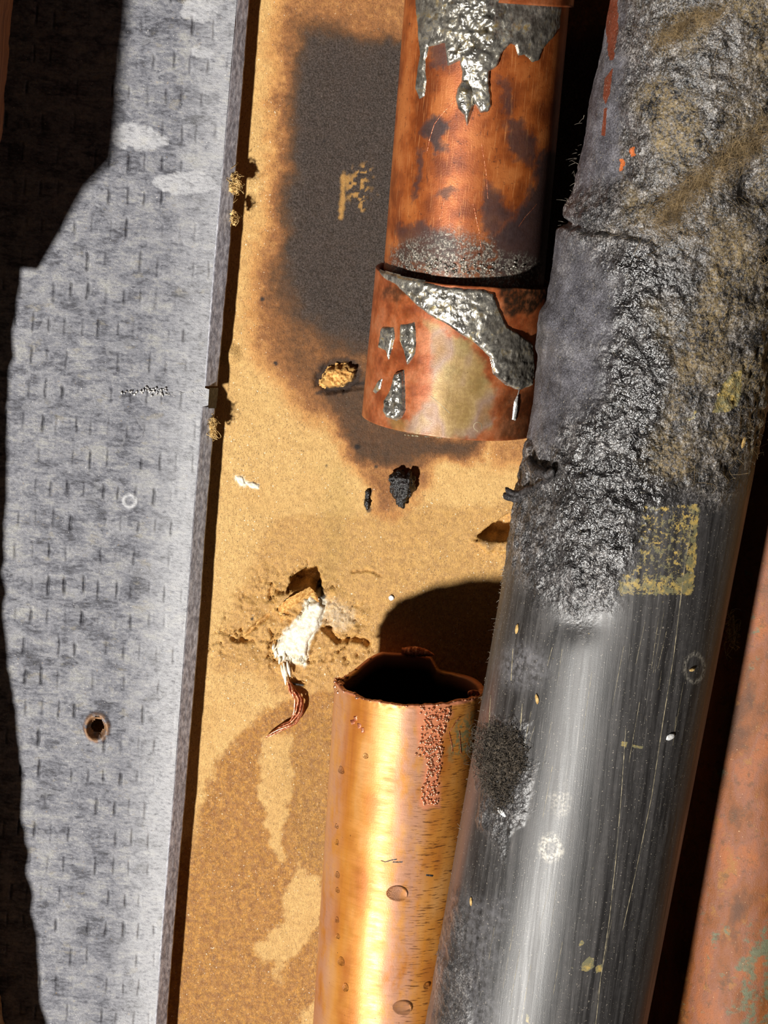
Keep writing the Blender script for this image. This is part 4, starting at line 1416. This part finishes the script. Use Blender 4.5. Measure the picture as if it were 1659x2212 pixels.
# ------------------------------------------------------------------ loose bits
def strands(n, S, px_fn, h_fn, L, r, curl, seed, seg=7, dirn=None):
    r2 = np.random.default_rng(seed)
    paths, rad = [], []
    for i in range(n):
        x, y = px_fn(r2)
        u, v = S.uv(np.array(float(x)), np.array(float(y)))
        p0 = S.point(u, v, h_fn(r2))
        d = r2.normal(size=3)
        if dirn is not None:
            d = d * .55 + dirn(r2, x, y)
        d /= np.linalg.norm(d)
        d[1] *= .6
        ln = L * (.4 + 1.1 * r2.random())
        s = np.linspace(0, 1, seg)[:, None]
        c1, c2 = r2.normal(size=3), r2.normal(size=3)
        P = p0 + d * ln * (s - .5) + curl * ln * (c1 * np.sin(s * 3.1) + .5 * c2 * np.sin(s * 6.0)) * .5
        paths.append(P)
        rad.append(r * (.6 + .8 * r2.random()) * np.ones(seg))
    return tube_arrays(paths, rad, 3)


def in_poly(poly):
    poly = np.array(poly, float)
    lo, hi = poly.min(0), poly.max(0)

    def f(r2):
        while True:
            q = lo + (hi - lo) * r2.random(2)
            if sdf(poly, np.array(q[0]), np.array(q[1])) > 0:
                return q
    return f


def build_bits():
    # charred lump on the board
    c = at(868, 1048, 1.2)
    r2 = np.random.default_rng(2)
    items = [(c, np.array([2.1, 1.7, 2.3]), None), (at(855, 1036, 1.5), np.array([1.3, 1.2, 1.3]), None), (at(884, 1040, 1.4), np.array([1.2, 1.3, 1.5]), None),
             (at(868, 1078, 1.2), np.array([1.2, 1.0, 1.8]), None), (at(872, 1062, 1.9), np.array([1.4, 1.1, 1.3]), None), (at(862, 1026, 1.1), np.array([1.0, .9, .8]), None)]
    V_, F_ = lumps(items, 4, 21, .38)
    tag(part('char_lump', V_, F_, MAT['charcoal'], None, base=at(868, 1090, 0)), 'glossy black charred lump stuck to the tan board below the coupling', 'char')
    V_, F_ = lumps([(at(793, 1068, .4), np.array([.45, .5, .9]), None), (at(793, 1086, .4), np.array([.55, .5, 1.1]), None)], 3, 22, .4)
    tag(part('char_flake', V_, F_, MAT['charcoal'], None, base=at(793, 1095, 0)), 'thin black char sliver beside the glossy char lump', 'char')
    # torn tan paper lump on the scorched board
    root = thing('paper_lump', at(730, 836, 0), 'torn tan paper lump on the scorched board left of the coupling', 'paper')
    patch('lump', WALL, [[(704, 802), (728, 786), (750, 788), (766, 802), (762, 816), (742, 830), (718, 832), (700, 822)]], MAT['paper'], root, thick=1.5, soft=.9, step=.14, rough=.75, rscale=1.1, warp=.5, wscale=1.0, seed=23)
    patch('lump', WALL, [[(692, 822), (704, 820), (712, 832), (700, 838), (690, 832)]], MAT['paper'], root, thick=.7, soft=.6, step=.14, rough=.7, rscale=.9, warp=.4, wscale=.8, seed=24)
    # plaster crumb over the white tear
    patch_root = thing('plaster_crumb', at(640, 1440, 0), 'white plaster crumb in the torn patch of the tan board', 'plaster')
    patch('crumb', WALL, [[(664, 1300), (690, 1296), (700, 1310), (690, 1350), (668, 1386), (664, 1418), (640, 1412), (606, 1418), (592, 1402), (622, 1356), (648, 1330)]], MAT['plaster'], patch_root,
          thick=1.3, soft=.9, step=.2, rough=.3, rscale=1.4, warp=.3, seed=61)
    for x, y, s_ in ((596, 1412, .7), (604, 1426, .55), (590, 1398, .5), (614, 1416, .8)):
        V_, F_ = lumps([(at(x, y, 1.2), np.array([.35, .5, .9]) * s_ * 1.4, None)], 2, int(x), .3)
        part('splinter', V_, F_, MAT['plaster'], patch_root)
    # raised paper flap beside the hole
    root = thing('paper_flap', at(640, 1330, 0), 'curled flap of tan paper torn up beside the dark hole in the board', 'paper')
    pts = np.array([(600, 1312), (622, 1292), (645, 1280), (668, 1268), (684, 1282)])
    t = np.linspace(0, 1, 30)
    X, Y = [np.interp(t, np.linspace(0, 1, 5), pts[:, i]) for i in (0, 1)]
    rows = []
    for k in np.linspace(0, 1, 8):
        q = at(X + 6 * k, Y + 34 * k * (1 - .4 * t), 0.6 + 2.3 * (1 - k) ** .8 * np.sin(np.pi * (t * .9 + .08)))
        rows.append(q + .2 * (rng.random(q.shape) - .5) * (1 if k < .1 else .4))
    part('flap', np.stack(rows, 0).reshape(-1, 3), grid_faces(8, 30), MAT['paper'], root)
    # copper shaving, twisted
    root = thing('copper_shaving', at(600, 1594, 0), 'twisted copper shaving with pale splinters lying on the damp board', 'shaving')
    mainp = np.array([(622, 1468), (632, 1494), (645, 1508), (646, 1536), (632, 1560), (606, 1574), (574, 1594)])
    for j in range(7):
        t = np.linspace(0, 1, 34)
        X, Y = [np.interp(t, np.linspace(0, 1, 7), mainp[:, i]) for i in (0, 1)]
        ph = j * 2 * math.pi / 7
        env = 8.5 * np.sin(np.pi * np.clip(t * .95 + .04, 0, 1)) ** .6
        X = X + env * np.cos(ph + t * 5) + 2.5 * (fbm(t * 8, t * 0 + j, 2, 51) - .5) * 2
        Y = Y + .5 * env * np.sin(ph + t * 5)
        P = at(X, Y, 1.0 + .55 * np.sin(ph + t * 5) + .5 * np.sin(np.pi * t))
        V_, F_ = tube_arrays([P], [(.13 + .16 * fbm(t * 9, t * 0 + j, 2, 52)) * np.clip(np.sin(np.pi * t) * 3, .15, 1)], 5)
        part('strand', V_, F_, MAT['bead' if j % 2 else 'raw'], root)
    for (xa, ya, xb, yb) in ((612, 1432, 620, 1468), (620, 1428, 627, 1462), (615, 1440, 617, 1480), (607, 1436, 616, 1470)):
        t = np.linspace(0, 1, 8)
        V_, F_ = tube_arrays([at(xa + (xb - xa) * t, ya + (yb - ya) * t, 1.2 + .3 * np.sin(3 * t))], [.3 * np.sin(np.pi * (t * .9 + .05)) + .05], 5)
        part('pale_splinter', V_, F_, MAT['plaster'], root)
    V_, F_ = tube_arrays([at(np.linspace(628, 656, 6), np.linspace(1476, 1480, 6), .6)], [.22], 5)
    part('splinter', V_, F_, MAT['burnt'], root)
    # fluff stuck on the stud's lip
    for (x, y, n, rx, ry, lab) in ((510, 396, 70, 9, 20, 'largest tuft of pale paper fluff on the stud lip'), (506, 472, 26, 5, 12, 'small tuft of pale fluff on the stud lip below the largest'),
                                   (461, 925, 60, 5, 26, 'tuft of tan fluff on the stud lip below the notch')):
        L = Plane(STUD_H - 2)
        V_, F_ = strands(n, L, lambda r: (x + rx * r.normal() * .6, y + ry * r.normal() * .5), lambda r: .9 * r.random(), 1.5, .055, .6, int(y))
        V2, F2 = lumps([(at(x + rx * r2.normal() * .5, y + ry * r2.normal() * .5, STUD_H - 2 + .6 * r2.random()), np.array([.45, .3, .6]) * (.3 + .9 * r2.random()), None) for i in range(int(n / 3))], 2, int(y), .7)
        V_, F_ = np.concatenate([V_]), F_
        root = thing('fluff_tuft', at(x, y + ry, STUD_H - 2), lab, 'fluff', 'fluff caught on the stud lip')
        part('fibres', V_, F_, MAT['straw'], root)['kind'] = 'stuff'
        part('scraps', V2, F2, MAT['straw'], root)['kind'] = 'stuff'
    # dark lint clump lying in the angle of the black pipe
    poly = [(1030, 1580), (1070, 1566), (1118, 1572), (1138, 1610), (1140, 1660), (1120, 1690), (1100, 1740), (1076, 1760), (1062, 1720), (1040, 1680), (1026, 1630)]
    V_, F_ = strands(1500, BLACK, in_poly(poly), lambda r: 1.5 * r.random() ** 2, 1.5, .04, .7, 31)
    root = thing('lint_clump', at(1085, 1760, 50), 'dark dusty lint clump clinging to the side of the black pipe', 'lint')
    part('fibres', V_, F_, MAT['lint'], root)['kind'] = 'stuff'
    core = in_poly([(1045, 1600), (1110, 1590), (1125, 1650), (1090, 1720), (1060, 1690)])
    items = []
    for i in range(260):
        x, y = core(r2)
        u, v = BLACK.uv(np.array(x), np.array(y))
        items.append((BLACK.point(u, v, .3 * r2.random()), np.array([.45, .4, .45]) * (.3 + .8 * r2.random()), None))
    V_, F_ = lumps(items, 2, 33, .6)
    part('grit', V_, F_, MAT['lint'], root)['kind'] = 'stuff'
    # dusty cobweb over the charred section
    def along(pts, spread):
        pts = np.array(pts, float)

        def f(r):
            t = r.random() * (len(pts) - 1)
            i = int(t)
            q = pts[i] + (pts[min(i + 1, len(pts) - 1)] - pts[i]) * (t - i)
            return q + r.normal(size=2) * np.array(spread)
        return f

    def dir_px(ax, ay):
        g = at(1000 + ax, 1000 + ay, 42) - at(1000, 1000, 42)
        g = g / np.linalg.norm(g)
        return lambda r, x, y: g * 1.3
    web = thing('cobweb', at(1500, 620, 60), 'tan dusty cobweb matted over the charred top of the black pipe', 'cobweb')
    for nm, pts, spr, n, L, r_, dr in (('web_band', [(1690, 240), (1600, 320), (1530, 370), (1470, 430), (1430, 480)], (10, 9), 750, 7.0, .05, (-1, .8)),
                                       ('web_band', [(1560, 30), (1500, 45), (1465, 70), (1430, 90)], (10, 8), 420, 5.0, .045, (-1, .45)),
                                       ('web_mat', [(1420, 470), (1500, 480), (1580, 520), (1670, 540)], (46, 34), 420, 3.2, .045, (1, .3)),
                                       ('web_mat', [(1660, 60), (1600, 140), (1560, 240), (1620, 220)], (36, 40), 200, 3.0, .045, (-.5, .8)),
                                       ('web_mat', [(1480, 720), (1540, 800), (1620, 860), (1560, 980), (1500, 1010)], (44, 40), 200, 2.6, .045, (.3, .8))):
        n = int(n * (1.5 if nm == 'web_band' else .9))
        V_, F_ = strands(n, BLACK, along(pts, spr), lambda r: .2 + 1.1 * r.random(), L * .6, r_ * .30, .8, int(n), 7, dir_px(*dr))
        part(nm, V_, F_, MAT['web'], web)['kind'] = 'stuff'
    # pale ash fibres matted over the char
    poly = [(1330, -60), (1700, -60), (1720, 900), (1640, 1000), (1500, 1060), (1350, 1050), (1250, 900), (1240, 640), (1260, 440)]
    V_, F_ = strands(700, BLACK, in_poly(poly), lambda r: .1 + .4 * r.random(), .9, .016, .5, 77, 4)
    o = part('ash_fibres', V_, F_, MAT['hair'], None, base=at(1450, 1000, 60))
    tag(o, 'grey ash fibres scattered over the charred part of the black pipe', 'fibres', kind='stuff')
    # long loose hairs on the right side of the black pipe
    for pts, hh in (([(1672, 955), (1640, 972), (1610, 990), (1585, 1000)], (30, 36, 40, 44)), ([(1665, 966), (1640, 990), (1618, 1012)], (28, 34, 40)), ([(1580, 1318), (1598, 1322), (1622, 1332)], (32, 31, 30))):
        q = np.array([at(x, y, h) for (x, y), h in zip(pts, hh)])
        t = np.linspace(0, len(q) - 1, 20)
        P = np.stack([np.interp(t, np.arange(len(q)), q[:, i]) for i in range(3)], -1)
        P[:, 2] += .5 * np.sin(t * 2)
        V_, F_ = tube_arrays([P], [.07], 4)
        o = part('hair', V_, F_, MAT['hair'], None)
        tag(o, 'pale hair trailing off the end of the charred crust' if pts[0][1] < 1200 else 'short pale hair over the fibre tuft in the dark gap', 'hair', 'loose hairs by the black pipe')
    V_, F_ = strands(60, Plane(30), lambda r: (1582 + 7 * r.normal(), 1358 + 20 * r.normal()), lambda r: 1.5 * r.random(), 3.0, .06, .5, 91, 7, dir_px(.15, 1))
    tag(part('fibre_tuft', V_, F_, MAT['straw'], None, base=at(1582, 1385, 30)), 'tuft of yellowish fibres in the dark gap right of the black pipe', 'fibres')
    # chips and crumbs on the black pipe
    def chip(name, x, y, rx, ry, ang, mat, lab, cat, group=None, S=BLACK, thick=.35):
        u, v = S.uv(np.array(float(x)), np.array(float(y)))
        k = mm_per_px(S.point(u, v))
        n, F = ico(3)
        ca, sa = math.cos(ang), math.sin(ang)
        uu = n[:, 0] * rx * k * ca - n[:, 2] * ry * k * sa
        vv = n[:, 0] * rx * k * sa + n[:, 2] * ry * k * ca
        f = 1 + .35 * (vnoise(n[:, 0] * 2 + x, n[:, 1] * 2, n[:, 2] * 2 + y, 5) - .5)
        P = S.point(float(u) + uu * f, float(v) + vv * f, (1 - n[:, 1]) * thick * .5)
        tag(part(name, P, F, mat, None, base=S.point(u, v)), lab, cat, group)
    chip('paint_chip', 1447, 1591, 12, 7, .25, MAT['chip'], 'white oval chip on the dark right flank of the black pipe', 'chip')
    chip('paint_chip', 1083, 1752, 18, 6, -.4, MAT['chip'], 'bluish white flake under the lint clump on the black pipe', 'chip')
    chip('paint_chip', 1118, 1359, 5, 11, 0, MAT['straw'], 'cream chip on the left edge of the black pipe, above the grey haze', 'chip')
    chip('wood_sliver', 1161, 1510, 4, 11, .35, MAT['straw'], 'thin yellow sliver on the black pipe above the lint clump', 'sliver')
    chip('wood_sliver', 1019, 1947, 4, 9, .3, MAT['straw'], 'small tan sliver on the lower left of the black pipe', 'sliver')
    chip('wood_sliver', 1605, 955, 7, 13, -.25, MAT['straw'], 'tan crumb among cobweb low on the charred crust', 'crumb')
    chip('wood_sliver', 1494, 1446, 9, 4, .1, MAT['straw'], 'pale sliver in the faint oval ring on the black pipe', 'sliver')
    chip('plaster_speck', 845, 1291, 6, 6, 0, MAT['chip'], 'white speck on the tan board above the torn copper pipe', 'speck', None, WALL, .4)
    # crumbs of white paint on the board
    root = thing('paint_flake', at(535, 1056, 0), 'peeling white paint flake on the tan board beside the stud', 'flake')
    patch('flake', WALL, [[(508, 1026), (524, 1030), (532, 1046), (522, 1050), (514, 1042)]], MAT['plaster'], root, .4, .4, .14, .4, seed=91, warp=.25, wscale=.8)
    patch('flake', WALL, [[(530, 1042), (546, 1040), (562, 1048), (558, 1056), (540, 1052)]], MAT['plaster'], root, .4, .4, .14, .4, seed=92, warp=.25, wscale=.8)


build_bits()
